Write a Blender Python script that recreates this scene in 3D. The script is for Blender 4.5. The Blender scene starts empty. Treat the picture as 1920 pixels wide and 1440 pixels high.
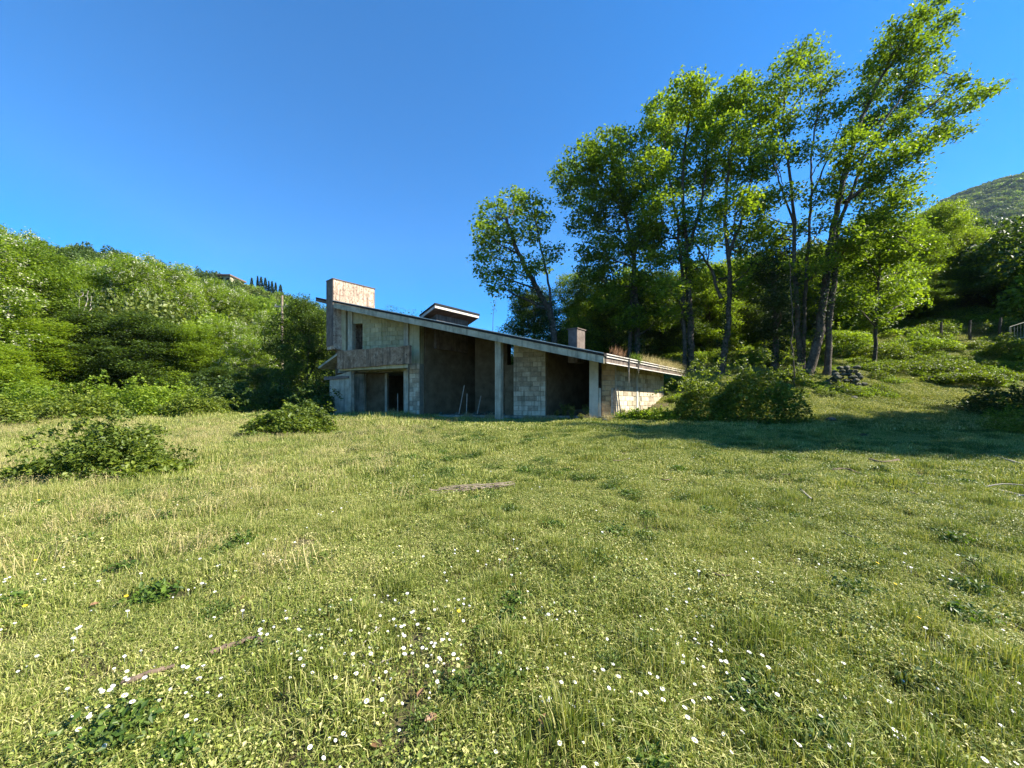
import bpy, math, random
import numpy as np
from mathutils import Vector
random.seed(7)
rng = np.random.default_rng(11)
SC = bpy.context.scene
C = SC.collection

# ------------------------------------------------------------------ camera, sky, sun, exposure
F_PX, CX, HY, EYE = 720.0, 960.0, 755.0, 1.6       # focal length, centre and eye level in photo pixels; eye height
cam = bpy.data.cameras.new('camera'); cam_o = bpy.data.objects.new('camera', cam); C.objects.link(cam_o)
cam.sensor_width = 36.0; cam.lens = 36.0 * F_PX / 1920.0
cam.shift_y = (HY - 720.0) / 1920.0
cam.clip_start = 0.05; cam.clip_end = 9000
cam_o.location = (0, 0, EYE); cam_o.rotation_euler = (math.radians(90), 0, 0)
SC.camera = cam_o

SUN_PHI, SUN_EL = -6.0, 41.0                        # degrees: anticlockwise from +X, elevation
world = bpy.data.worlds.new('World'); SC.world = world; world.use_nodes = True
nt = world.node_tree; nt.nodes.clear()
wo = nt.nodes.new('ShaderNodeOutputWorld'); bg = nt.nodes.new('ShaderNodeBackground')
sky = nt.nodes.new('ShaderNodeTexSky'); sky.sky_type = 'NISHITA'; sky.sun_disc = False
sky.sun_elevation = math.radians(SUN_EL)
sky.sun_rotation = math.radians(90.0 - SUN_PHI)
sky.altitude = 600; sky.air_density = 0.75; sky.dust_density = 0.15; sky.ozone_density = 3.2
hs = nt.nodes.new('ShaderNodeHueSaturation'); hs.inputs['Saturation'].default_value = 1.46
nt.links.new(sky.outputs[0], hs.inputs['Color']); nt.links.new(hs.outputs[0], bg.inputs[0])
nt.links.new(bg.outputs[0], wo.inputs[0]); bg.inputs[1].default_value = 0.096
sun = bpy.data.lights.new('sun', 'SUN'); sun.energy = 5.0; sun.angle = math.radians(0.5); sun.color = (1.0, 0.93, 0.80)
sun_o = bpy.data.objects.new('sun', sun); C.objects.link(sun_o)
sd = Vector((math.cos(math.radians(SUN_EL)) * math.cos(math.radians(SUN_PHI)),
             math.cos(math.radians(SUN_EL)) * math.sin(math.radians(SUN_PHI)), math.sin(math.radians(SUN_EL))))
sun_o.rotation_euler = sd.to_track_quat('Z', 'Y').to_euler(); sun_o.location = (40, 0, 60)
SC.view_settings.view_transform = 'Standard'; SC.view_settings.look = 'None'
SC.view_settings.exposure = 1.72; SC.view_settings.gamma = 1.0
SC.view_settings.use_curve_mapping = False
SC.render.engine = 'CYCLES'
SC.cycles.max_bounces = 6; SC.cycles.diffuse_bounces = 3; SC.cycles.transmission_bounces = 4
SC.cycles.transparent_max_bounces = 4; SC.cycles.caustics_reflective = False; SC.cycles.caustics_refractive = False

# ------------------------------------------------------------------ helpers
def P(px, py, D):
    return np.array([(px - CX) / F_PX * D, D, EYE + (HY - py) / F_PX * D])

def smooth(x, a, b):
    t = np.clip((x - a) / (b - a), 0, 1); return t * t * (3 - 2 * t)

def tag(o, label=None, cat=None, group=None, kind=None):
    if label: o['label'] = label
    if cat: o['category'] = cat
    if group: o['group'] = group
    if kind: o['kind'] = kind
    return o

def empty(name, loc, label, cat, group=None):
    o = bpy.data.objects.new(name, None); C.objects.link(o); o.location = tuple(float(v) for v in loc)
    o.empty_display_size = 0.2
    return tag(o, label, cat, group)

def np_mesh(name, V, F, smooth_shade=False):
    """V (n,3), F (m,k) with constant k, or a list of (m,k) arrays"""
    me = bpy.data.meshes.new(name)
    Fs = F if isinstance(F, list) else [F]
    Fs = [np.asarray(f, dtype=np.int32) for f in Fs if len(f)]
    V = np.asarray(V, dtype=np.float32)
    me.vertices.add(len(V)); me.vertices.foreach_set('co', V.ravel())
    nl = sum(f.size for f in Fs); npoly = sum(len(f) for f in Fs)
    me.loops.add(nl); me.polygons.add(npoly)
    me.loops.foreach_set('vertex_index', np.concatenate([f.ravel() for f in Fs]))
    tot = np.concatenate([np.full(len(f), f.shape[1], dtype=np.int32) for f in Fs])
    st = np.concatenate([[0], np.cumsum(tot)[:-1]]).astype(np.int32)
    me.polygons.foreach_set('loop_start', st)
    try: me.polygons.foreach_set('loop_total', tot)
    except Exception: pass
    me.polygons.foreach_set('use_smooth', np.full(npoly, smooth_shade, dtype=bool))
    me.update(calc_edges=True)
    return me

def link(name, me, mat, parent=None, loc=None):
    o = bpy.data.objects.new(name, me); C.objects.link(o)
    if mat is not None:
        me.materials.clear()
        for m in (mat if isinstance(mat, (list, tuple)) else [mat]): me.materials.append(m)
    if parent is not None: o.parent = parent
    if loc is not None: o.location = tuple(float(v) for v in loc)
    return o

class MB:
    """collects solids into one mesh"""
    def __init__(s): s.v = []; s.f = []
    def add(s, V, F):
        b = len(s.v); s.v += [tuple(float(c) for c in p) for p in V]; s.f += [tuple(i + b for i in f) for f in F]; return s
    def prism(s, base, ext):
        """base polygon (list of 3d points) extruded by vector ext"""
        n = len(base); base = [np.array(p, float) for p in base]; ext = np.array(ext, float)
        V = base + [p + ext for p in base]
        F = [tuple(range(n - 1, -1, -1)), tuple(range(n, 2 * n))] + [(i, (i + 1) % n, n + (i + 1) % n, n + i) for i in range(n)]
        return s.add(V, F)
    def build(s, name, mat, parent=None, origin=None, bevel=0):
        o = np.zeros(3) if origin is None else np.array(origin, float)
        me = bpy.data.meshes.new(name)
        me.from_pydata([tuple(np.array(p) - o) for p in s.v], [], s.f); me.update()
        import bmesh
        bm = bmesh.new(); bm.from_mesh(me); bmesh.ops.recalc_face_normals(bm, faces=bm.faces)
        if bevel: bmesh.ops.bevel(bm, geom=bm.edges[:], offset=bevel, segments=1, affect='EDGES')
        bm.to_mesh(me); bm.free()
        ob = link(name, me, mat, parent)
        if parent is None: ob.location = tuple(o)
        return ob

def tube(pts, rads, n=7, jitter=0.0):
    """tapered tube along pts; returns V, F(quads)"""
    pts = np.asarray(pts, float); rads = np.asarray(rads, float); m = len(pts)
    T = np.gradient(pts, axis=0); T /= np.linalg.norm(T, axis=1)[:, None] + 1e-9
    ref = np.array([0.0, 0, 1]) if abs(T[0][2]) < 0.9 else np.array([1.0, 0, 0])
    V = []
    a = np.arange(n) / n * 2 * math.pi
    for i in range(m):
        A = np.cross(T[i], ref); A /= np.linalg.norm(A) + 1e-9; B = np.cross(T[i], A)
        r = rads[i] * (1 + (rng.normal(0, jitter, n) if jitter else 0))
        V.append(pts[i] + np.outer(np.cos(a) * r, A) + np.outer(np.sin(a) * r, B))
    V = np.concatenate(V)
    F = []
    for i in range(m - 1):
        for j in range(n):
            F.append((i * n + j, i * n + (j + 1) % n, (i + 1) * n + (j + 1) % n, (i + 1) * n + j))
    return V, np.array(F, dtype=np.int32)

class Acc:
    def __init__(s): s.V = []; s.F = []; s.n = 0
    def add(s, V, F):
        s.V.append(V); s.F.append(F + s.n); s.n += len(V)
    def mesh(s, name, sm=False):
        return np_mesh(name, np.concatenate(s.V), np.concatenate(s.F), sm)

def curve(pts, k=6, wob=0.0):
    """catmull-rom through pts"""
    pts = np.asarray(pts, float)
    p = np.vstack([2 * pts[0] - pts[1], pts, 2 * pts[-1] - pts[-2]])
    out = []
    for i in range(1, len(p) - 2):
        for t in np.linspace(0, 1, k, endpoint=False):
            out.append(0.5 * ((2 * p[i]) + (-p[i-1] + p[i+1]) * t + (2*p[i-1] - 5*p[i] + 4*p[i+1] - p[i+2]) * t*t + (-p[i-1] + 3*p[i] - 3*p[i+1] + p[i+2]) * t**3))
    out.append(p[-2]); out = np.array(out)
    if wob: out[1:-1] += rng.normal(0, wob, (len(out) - 2, 3))
    return out

def unit(n):
    v = rng.normal(size=(n, 3)); return v / (np.linalg.norm(v, axis=1)[:, None] + 1e-9)

def leaves(cs, length, width, up=0.5, fold=0.18, var=0.3, droop=0.0):
    """rhombic leaf per centre; V (4n,3), F (n,4)"""
    n = len(cs)
    nrm = unit(n); nrm[:, 2] = np.abs(nrm[:, 2]); nrm[:, 2] += up; nrm /= np.linalg.norm(nrm, axis=1)[:, None]
    a = unit(n); a[:, 2] -= droop; a -= (a * nrm).sum(1)[:, None] * nrm; a /= np.linalg.norm(a, axis=1)[:, None] + 1e-9
    b = np.cross(nrm, a)
    s = (1 + rng.uniform(-var, var, n))[:, None]
    L = length * s; W = width * s
    V = np.empty((n, 4, 3))
    V[:, 0] = cs - a * L / 2
    V[:, 1] = cs + b * W / 2 + nrm * W * fold - a * L * 0.05
    V[:, 2] = cs + a * L / 2
    V[:, 3] = cs - b * W / 2 + nrm * W * fold - a * L * 0.05
    return V.reshape(-1, 3), np.arange(4 * n, dtype=np.int32).reshape(n, 4)

# value noise, numpy
_perm = rng.random((256, 256))
def vnoise(x, y):
    xi = np.floor(x).astype(int); yi = np.floor(y).astype(int); fx = x - xi; fy = y - yi
    fx = fx * fx * (3 - 2 * fx); fy = fy * fy * (3 - 2 * fy)
    g = lambda i, j: _perm[(xi + i) % 256, (yi + j) % 256]
    return (g(0,0)*(1-fx) + g(1,0)*fx) * (1-fy) + (g(0,1)*(1-fx) + g(1,1)*fx) * fy
def fbm(x, y, o=4):
    x = np.asarray(x, float); y = np.asarray(y, float)
    s = 0; a = 0.5; t = 0
    for i in range(o):
        s = s + a * vnoise(x * 2**i + 17.3 * i, y * 2**i + 5.1 * i); t += a; a *= 0.5
    return s / t

# ------------------------------------------------------------------ materials
def mat_new(name):
    m = bpy.data.materials.new(name); m.use_nodes = True
    n = m.node_tree; n.nodes.clear()
    out = n.nodes.new('ShaderNodeOutputMaterial')
    return m, n, out

def N(n, t, **kw):
    nd = n.nodes.new(t)
    for k, v in kw.items(): setattr(nd, k, v)
    return nd

def ramp(n, stops):
    r = N(n, 'ShaderNodeValToRGB'); e = r.color_ramp.elements
    while len(e) < len(stops): e.new(0.5)
    for i, (p, c) in enumerate(stops):
        e[i].position = p; e[i].color = (*c, 1) if len(c) == 3 else c
    return r

def leaf_mat(name, stops, trans=0.45, tcol=(1.5, 1.5, 0.55), big=0.35, rough=0.5, spec=0.35):
    m, n, out = mat_new(name)
    geo = N(n, 'ShaderNodeNewGeometry'); oi = N(n, 'ShaderNodeObjectInfo')
    noi = N(n, 'ShaderNodeTexNoise'); noi.inputs['Scale'].default_value = 0.7; noi.inputs['Detail'].default_value = 2
    n.links.new(geo.outputs['Position'], noi.inputs['Vector'])
    m1 = N(n, 'ShaderNodeMath', operation='MULTIPLY_ADD'); m1.inputs[1].default_value = 1 - big; n.links.new(geo.outputs['Random Per Island'], m1.inputs[0])
    m2 = N(n, 'ShaderNodeMath', operation='MULTIPLY'); m2.inputs[1].default_value = big * 1.0; n.links.new(noi.outputs[0], m2.inputs[0])
    n.links.new(m2.outputs[0], m1.inputs[2])
    m3 = N(n, 'ShaderNodeMath', operation='MULTIPLY_ADD'); m3.inputs[1].default_value = 0.16; n.links.new(oi.outputs['Random'], m3.inputs[0])
    n.links.new(m1.outputs[0], m3.inputs[2])
    m4 = N(n, 'ShaderNodeMath', operation='SUBTRACT'); m4.inputs[1].default_value = 0.08; n.links.new(m3.outputs[0], m4.inputs[0])
    r = ramp(n, stops); n.links.new(m4.outputs[0], r.inputs[0])
    pb = N(n, 'ShaderNodeBsdfPrincipled'); pb.inputs['Roughness'].default_value = rough; pb.inputs['Specular IOR Level'].default_value = spec
    n.links.new(r.outputs[0], pb.inputs['Base Color'])
    mul = N(n, 'ShaderNodeVectorMath', operation='MULTIPLY'); mul.inputs[1].default_value = tcol; n.links.new(r.outputs[0], mul.inputs[0])
    tr = N(n, 'ShaderNodeBsdfTranslucent'); n.links.new(mul.outputs[0], tr.inputs[0])
    mx = N(n, 'ShaderNodeMixShader'); mx.inputs[0].default_value = trans
    n.links.new(pb.outputs[0], mx.inputs[1]); n.links.new(tr.outputs[0], mx.inputs[2]); n.links.new(mx.outputs[0], out.inputs[0])
    return m

def rough_mat(name, stops, scale=3.0, detail=8, rough=0.9, bump=0.3, bscale=40, streak=None, island=0.0, spots=None, dist=0.02):
    """mottled surface; streak = dark runs down a wall; island = tone per piece"""
    m, n, out = mat_new(name)
    tc = N(n, 'ShaderNodeNewGeometry')
    no = N(n, 'ShaderNodeTexNoise'); no.inputs['Scale'].default_value = scale; no.inputs['Detail'].default_value = detail; no.inputs['Roughness'].default_value = 0.65
    n.links.new(tc.outputs['Position'], no.inputs['Vector'])
    val = no.outputs[0]
    if island:
        oi = N(n, 'ShaderNodeObjectInfo')
        a = N(n, 'ShaderNodeMath', operation='MULTIPLY_ADD'); a.inputs[1].default_value = island; n.links.new(oi.outputs['Random'], a.inputs[0]); n.links.new(val, a.inputs[2])
        b = N(n, 'ShaderNodeMath', operation='SUBTRACT'); b.inputs[1].default_value = island / 2; n.links.new(a.outputs[0], b.inputs[0]); val = b.outputs[0]
    r = ramp(n, stops); n.links.new(val, r.inputs[0]); col = r.outputs[0]
    if streak:
        mp = N(n, 'ShaderNodeMapping'); mp.inputs['Scale'].default_value = (5, 5, 0.45); n.links.new(tc.outputs['Position'], mp.inputs[0])
        s = N(n, 'ShaderNodeTexNoise'); s.inputs['Scale'].default_value = 1.6; s.inputs['Detail'].default_value = 6; n.links.new(mp.outputs[0], s.inputs['Vector'])
        rr = ramp(n, [(streak[1], (1, 1, 1)), (streak[1] + 0.16, (0, 0, 0))]); n.links.new(s.outputs[0], rr.inputs[0])
        mx = N(n, 'ShaderNodeMix', data_type='RGBA'); n.links.new(rr.outputs[0], mx.inputs[0]); mx.inputs[6].default_value = (*streak[0], 1); n.links.new(col, mx.inputs[7])
        inv = N(n, 'ShaderNodeMath', operation='SUBTRACT'); inv.inputs[0].default_value = 1; n.links.new(rr.outputs[0], inv.inputs[1])
        mx2 = N(n, 'ShaderNodeMath', operation='MULTIPLY'); mx2.inputs[1].default_value = streak[2]; n.links.new(inv.outputs[0], mx2.inputs[0])
        n.links.remove(mx.inputs[0].links[0]); n.links.new(mx2.outputs[0], mx.inputs[0])
        n.links.remove(mx.inputs[7].links[0]); mx.inputs[7].default_value = (*streak[0], 1); n.links.new(col, mx.inputs[6])
        col = mx.outputs[2]
    if spots:
        s = N(n, 'ShaderNodeTexNoise'); s.inputs['Scale'].default_value = spots[2]; s.inputs['Detail'].default_value = 10; s.inputs['Roughness'].default_value = 0.75
        n.links.new(tc.outputs['Position'], s.inputs['Vector'])
        rr = ramp(n, [(spots[1], (0, 0, 0)), (spots[1] + 0.08, (1, 1, 1))]); n.links.new(s.outputs[0], rr.inputs[0])
        mx = N(n, 'ShaderNodeMix', data_type='RGBA'); n.links.new(rr.outputs[0], mx.inputs[0]); n.links.new(col, mx.inputs[6]); mx.inputs[7].default_value = (*spots[0], 1); col = mx.outputs[2]
    pb = N(n, 'ShaderNodeBsdfPrincipled'); pb.inputs['Roughness'].default_value = rough; pb.inputs['Specular IOR Level'].default_value = 0.2
    n.links.new(col, pb.inputs['Base Color'])
    bn = N(n, 'ShaderNodeTexNoise'); bn.inputs['Scale'].default_value = bscale; bn.inputs['Detail'].default_value = 6; n.links.new(tc.outputs['Position'], bn.inputs['Vector'])
    bp = N(n, 'ShaderNodeBump'); bp.inputs['Strength'].default_value = bump; bp.inputs['Distance'].default_value = dist
    n.links.new(bn.outputs[0], bp.inputs['Height']); n.links.new(bp.outputs[0], pb.inputs['Normal'])
    n.links.new(pb.outputs[0], out.inputs[0])
    return m

M = {}
M['concrete'] = rough_mat('weathered_concrete', [(0.3, (0.184, 0.182, 0.140)), (0.5, (0.310, 0.297, 0.235)), (0.7, (0.414, 0.391, 0.310))], 2.5, streak=((0.09, 0.095, 0.06), 0.45, 0.7))
M['fascia'] = rough_mat('fascia_concrete', [(0.3, (0.230, 0.216, 0.158)), (0.55, (0.380, 0.356, 0.269)), (0.75, (0.483, 0.454, 0.355))], 3, streak=((0.12, 0.12, 0.10), 0.5, 0.6))
M['plaster'] = rough_mat('grey_plaster', [(0.3, (0.293, 0.270, 0.163)), (0.5, (0.403, 0.368, 0.240)), (0.7, (0.512, 0.460, 0.306))], 2.0, streak=((0.17, 0.18, 0.09), 0.52, 0.5))
M['pale'] = rough_mat('pale_plaster', [(0.3, (0.33, 0.32, 0.27)), (0.6, (0.50, 0.48, 0.41))], 2.0, streak=((0.25, 0.25, 0.22), 0.55, 0.5))
M['block'] = rough_mat('tuff_block', [(0.25, (0.263, 0.219, 0.152)), (0.5, (0.441, 0.377, 0.274)), (0.75, (0.588, 0.520, 0.392))], 4.0, island=0.45, streak=((0.13, 0.12, 0.08), 0.52, 0.6), bump=0.5, bscale=30)
M['greyblock'] = rough_mat('rendered_block', [(0.25, (0.281, 0.253, 0.143)), (0.5, (0.378, 0.345, 0.204)), (0.75, (0.488, 0.437, 0.275))], 2.5, island=0.25, streak=((0.18, 0.19, 0.08), 0.5, 0.6), bump=0.4)
M['brownblock'] = rough_mat('brown_block', [(0.25, (0.30, 0.19, 0.10)), (0.5, (0.40, 0.27, 0.15)), (0.75, (0.50, 0.37, 0.22))], 4.0, island=0.4, bump=0.5)
M['mortar'] = rough_mat('mortar', [(0.3, (0.22, 0.20, 0.15)), (0.7, (0.32, 0.29, 0.22))], 5.0)
M['chimney'] = rough_mat('chimney_render', [(0.3, (0.24, 0.17, 0.12)), (0.48, (0.44, 0.345, 0.26)), (0.7, (0.64, 0.53, 0.41))], 5.5, streak=((0.16, 0.11, 0.08), 0.5, 0.75), spots=((0.15, 0.10, 0.075), 0.52, 9), bump=0.7, bscale=18)
M['darkblock'] = rough_mat('dark_render', [(0.3, (0.09, 0.07, 0.058)), (0.7, (0.22, 0.18, 0.15))], 3.0, streak=((0.05, 0.04, 0.035), 0.5, 0.6))  # darkened to carry the shade on the chimney's end; other dark parts share it
M['membrane'] = rough_mat('bitumen', [(0.3, (0.012, 0.012, 0.013)), (0.7, (0.03, 0.028, 0.027))], 5.0, rough=0.85)
M['metal'] = rough_mat('dull_flashing', [(0.3, (0.42, 0.38, 0.33)), (0.7, (0.66, 0.62, 0.55))], 6.0, rough=0.6, bump=0.1)
M['parapet'] = rough_mat('balcony_concrete', [(0.3, (0.12, 0.075, 0.04)), (0.5, (0.25, 0.17, 0.11)), (0.7, (0.38, 0.29, 0.20))], 4.0, streak=((0.05, 0.04, 0.03), 0.5, 0.7), spots=((0.05, 0.035, 0.025), 0.56, 6), bump=0.8, bscale=14)
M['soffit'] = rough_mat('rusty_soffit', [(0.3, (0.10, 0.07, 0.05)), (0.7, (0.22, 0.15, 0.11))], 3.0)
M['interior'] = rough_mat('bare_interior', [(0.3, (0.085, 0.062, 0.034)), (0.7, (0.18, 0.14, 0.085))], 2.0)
M['wood'] = rough_mat('old_wood', [(0.3, (0.15, 0.11, 0.08)), (0.7, (0.34, 0.28, 0.21))], 6.0)
M['greywood'] = rough_mat('silver_wood', [(0.3, (0.20, 0.175, 0.14)), (0.7, (0.40, 0.36, 0.30))], 8.0)
M['bark'] = rough_mat('bark', [(0.3, (0.04, 0.032, 0.024)), (0.55, (0.10, 0.082, 0.062)), (0.75, (0.19, 0.165, 0.13))], 5.0, bump=1.0, bscale=12, dist=0.05)
M['palebark'] = rough_mat('pale_bark', [(0.3, (0.10, 0.085, 0.065)), (0.7, (0.26, 0.23, 0.18))], 5.0, bump=0.8, bscale=14, dist=0.03)
M['deadwood'] = rough_mat('dead_stick', [(0.3, (0.06, 0.04, 0.028)), (0.7, (0.20, 0.145, 0.105))], 14.0, bump=0.6, bscale=60)
M['stone'] = rough_mat('field_stone', [(0.3, (0.035, 0.045, 0.025)), (0.5, (0.08, 0.085, 0.06)), (0.75, (0.22, 0.20, 0.17))], 6.0, bump=0.8, bscale=20)
G = lambda r, g, b: (r, g, b)
M['leaf_mid'] = leaf_mat('leaf_mid', [(0.1, G(0.064,0.103,0.012)), (0.5, G(0.131,0.207,0.018)), (0.9, G(0.242,0.323,0.026))])
M['leaf_bright'] = leaf_mat('leaf_bright', [(0.1, G(0.086,0.131,0.013)), (0.5, G(0.168,0.254,0.022)), (0.9, G(0.293,0.371,0.035))])
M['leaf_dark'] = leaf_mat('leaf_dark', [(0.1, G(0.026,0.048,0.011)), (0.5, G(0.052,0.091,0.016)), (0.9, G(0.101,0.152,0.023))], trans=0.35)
M['leaf_tip'] = leaf_mat('leaf_tip', [(0.1, G(0.072,0.094,0.022)), (0.5, G(0.138,0.165,0.036)), (0.9, G(0.237,0.226,0.070))])
M['leaf_ivy'] = leaf_mat('leaf_ivy', [(0.1, G(.014,.030,.010)), (0.6, G(.030,.058,.016)), (0.9, G(.06,.10,.03))], trans=0.2, spec=0.25, rough=0.6)
M['leaf_yellow'] = leaf_mat('leaf_yellow', [(0.1, G(0.081,0.117,0.012)), (0.5, G(0.153,0.216,0.022)), (0.9, G(0.234,0.306,0.040))])
M['leaf_hill'] = leaf_mat('leaf_hill', [(0.1, G(0.055,0.082,0.017)), (0.5, G(0.110,0.146,0.024)), (0.9, G(0.188,0.218,0.039))], trans=0.3)
M['leaf_bramble'] = leaf_mat('leaf_bramble', [(0.1, G(0.055,0.085,0.014)), (0.5, G(0.113,0.162,0.020)), (0.92, G(0.241,0.282,0.034))], trans=0.4)
M['blossom'] = leaf_mat('blossom', [(0.1, G(.45,.45,.28)), (0.9, G(.75,.74,.58))], trans=0.3, tcol=(1, 1, .9))
M['dead_leaf'] = leaf_mat('dead_leaf', [(0.1, G(.12,.06,.03)), (0.9, G(.32,.19,.10))], trans=0.2, tcol=(1, .8, .6))
M['grass'] = leaf_mat('grass_blade', [(0.05, G(.055,.085,.014)), (0.33, G(.135,.178,.026)), (0.58, G(.260,.290,.060)), (0.84, G(.50,.46,.19))], trans=0.20, big=0.3)
M['grass_lush'] = leaf_mat('grass_lush', [(0.1, G(0.028,0.063,0.009)), (0.5, G(0.071,0.126,0.015)), (0.9, G(0.138,0.205,0.026))], trans=0.3, big=0.4)
M['grass_dry'] = leaf_mat('grass_dry', [(0.1, G(.20,.165,.060)), (0.5, G(.38,.32,.130)), (0.9, G(.56,.48,.24))], trans=0.2, tcol=(1.1, 1, .7))
M['clover'] = leaf_mat('clover_leaf', [(0.1, G(.040,.075,.012)), (0.5, G(.085,.130,.020)), (0.9, G(.150,.195,.032))], trans=0.25)
M['seedhead'] = leaf_mat('seedhead', [(0.1, G(.22,.13,.07)), (0.9, G(.46,.32,.20))], trans=0.2, tcol=(1, .9, .8))
M['petal'] = leaf_mat('petal', [(0.0, G(.74,.74,.72)), (1.0, G(.86,.86,.84))], trans=0.25, tcol=(1, 1, 1))
M['yellow'] = leaf_mat('yellow_petal', [(0.0, G(.75,.50,.02)), (1.0, G(.85,.62,.03))], trans=0.2, tcol=(1, 1, 1))

def ground_mat():
    m, n, out = mat_new('meadow_soil')
    geo = N(n, 'ShaderNodeNewGeometry')
    a = N(n, 'ShaderNodeTexNoise'); a.inputs['Scale'].default_value = 0.35; a.inputs['Detail'].default_value = 6; n.links.new(geo.outputs['Position'], a.inputs['Vector'])
    b = N(n, 'ShaderNodeTexNoise'); b.inputs['Scale'].default_value = 9; b.inputs['Detail'].default_value = 10; b.inputs['Roughness'].default_value = .7; n.links.new(geo.outputs['Position'], b.inputs['Vector'])
    ra = ramp(n, [(0.35, (.07, .075, .028)), (0.65, (.12, .10, .05))]); n.links.new(a.outputs[0], ra.inputs[0])
    rb = ramp(n, [(0.35, (.03, .032, .014)), (0.5, (.085, .08, .035)), (0.68, (.20, .145, .09))]); n.links.new(b.outputs[0], rb.inputs[0])
    mx = N(n, 'ShaderNodeMix', data_type='RGBA'); mx.inputs[0].default_value = .6; n.links.new(ra.outputs[0], mx.inputs[6]); n.links.new(rb.outputs[0], mx.inputs[7])
    pb = N(n, 'ShaderNodeBsdfPrincipled'); pb.inputs['Roughness'].default_value = 1; pb.inputs['Specular IOR Level'].default_value = .1
    n.links.new(mx.outputs[2], pb.inputs['Base Color'])
    bp = N(n, 'ShaderNodeBump'); bp.inputs['Strength'].default_value = .8; bp.inputs['Distance'].default_value = .06
    n.links.new(b.outputs[0], bp.inputs['Height']); n.links.new(bp.outputs[0], pb.inputs['Normal']); n.links.new(pb.outputs[0], out.inputs[0])
    return m
M['soil'] = ground_mat()

# ------------------------------------------------------------------ terrain
def prof(table):
    px = np.array([t[0] for t in table], float); py = np.array([t[1] for t in table], float)
    th = np.arctan2(px - CX, F_PX); el = (HY - py) / F_PX * np.cos(th)
    o = np.argsort(th); return th[o], el[o]
R_TH, R_EL = prof([(-6000, 640), (-2500, 520), (-1500, 450), (-400, 510), (0, 522), (100, 520), (200, 532), (300, 562), (400, 572), (480, 586), (560, 610), (620, 634),
                   (700, 690), (800, 712), (1050, 712), (1200, 660), (1300, 640), (1450, 610), (1600, 590), (1700, 570), (1800, 555), (1920, 550), (2400, 520), (3500, 560), (7000, 700)])
R_RAD = 170.0
def ground_z(x, y):
    x = np.asarray(x, float); y = np.asarray(y, float)
    r = np.hypot(x, y); th = np.arctan2(x, y)
    z = 0.042 * np.clip(y, -10, 20) 
    bank = smooth(x, 2, 14) * 0.34 * np.logaddexp(0, (np.clip(y, -50, 46) - 18.5) * 1.2) / 1.2
    z = z + bank + 0.03 * np.clip(x - 16, 0, 30) * smooth(y, 15, 28)
    z = z + 0.5 * smooth(-x, 6, 30) * smooth(y, 12, 30)
    z = z + (fbm(x * .35, y * .35, 3) - .5) * 0.16 * smooth(r, 1.5, 8) + (fbm(x * 2.1 + 9, y * 2.1, 3) - .5) * .085
    el = np.interp(th, R_TH, R_EL)
    t = np.clip((r - 40) / (R_RAD - 40), 0, 1); t = t * t * (3 - 2 * t) * .35 + t * .65
    zr = EYE + el * R_RAD
    zr = zr + (fbm(x * .03, y * .03, 3) - .5) * 5 * smooth(t, .1, .5)
    z = z * (1 - t) + zr * t
    z = z - smooth(r, R_RAD * 1.1, R_RAD * 4) * (zr - EYE + 8)
    return z

rings = np.concatenate([np.linspace(0.4, 9, 110), np.linspace(9.12, 30, 130), np.geomspace(30.6, 6500, 90)])
NA = 900
ang = np.arange(NA) / NA * 2 * math.pi
RR, AA = np.meshgrid(rings, ang, indexing='ij')
gx = (RR * np.sin(AA)).ravel(); gy = (RR * np.cos(AA)).ravel()
gV = np.column_stack([gx, gy, ground_z(gx, gy) - .014])
gV = np.vstack([gV, [[0, 0, float(ground_z(0, 0))]]])
i, j = np.meshgrid(np.arange(len(rings) - 1), np.arange(NA), indexing='ij')
i = i.ravel(); j = j.ravel(); jn = (j + 1) % NA
gF = np.column_stack([i * NA + j, i * NA + jn, (i + 1) * NA + jn, (i + 1) * NA + j])
jj = np.arange(NA); gT = np.column_stack([np.full(NA, len(gV) - 1), (jj + 1) % NA, jj])
ground = link('ground', np_mesh('ground', gV, [gF, gT], True), M['soil']); ground['kind'] = 'structure'

# ------------------------------------------------------------------ scatter by geometry nodes (ground cover, far woods)
def proto_collection(name, meshes, mats):
    col = bpy.data.collections.new(name)
    for k, (me, mt) in enumerate(zip(meshes, mats)):
        me.materials.clear()
        for m in (mt if isinstance(mt, (list, tuple)) else [mt]): me.materials.append(m)
        o = bpy.data.objects.new('%s_%02d' % (name, k), me); col.objects.link(o)
    return col

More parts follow.
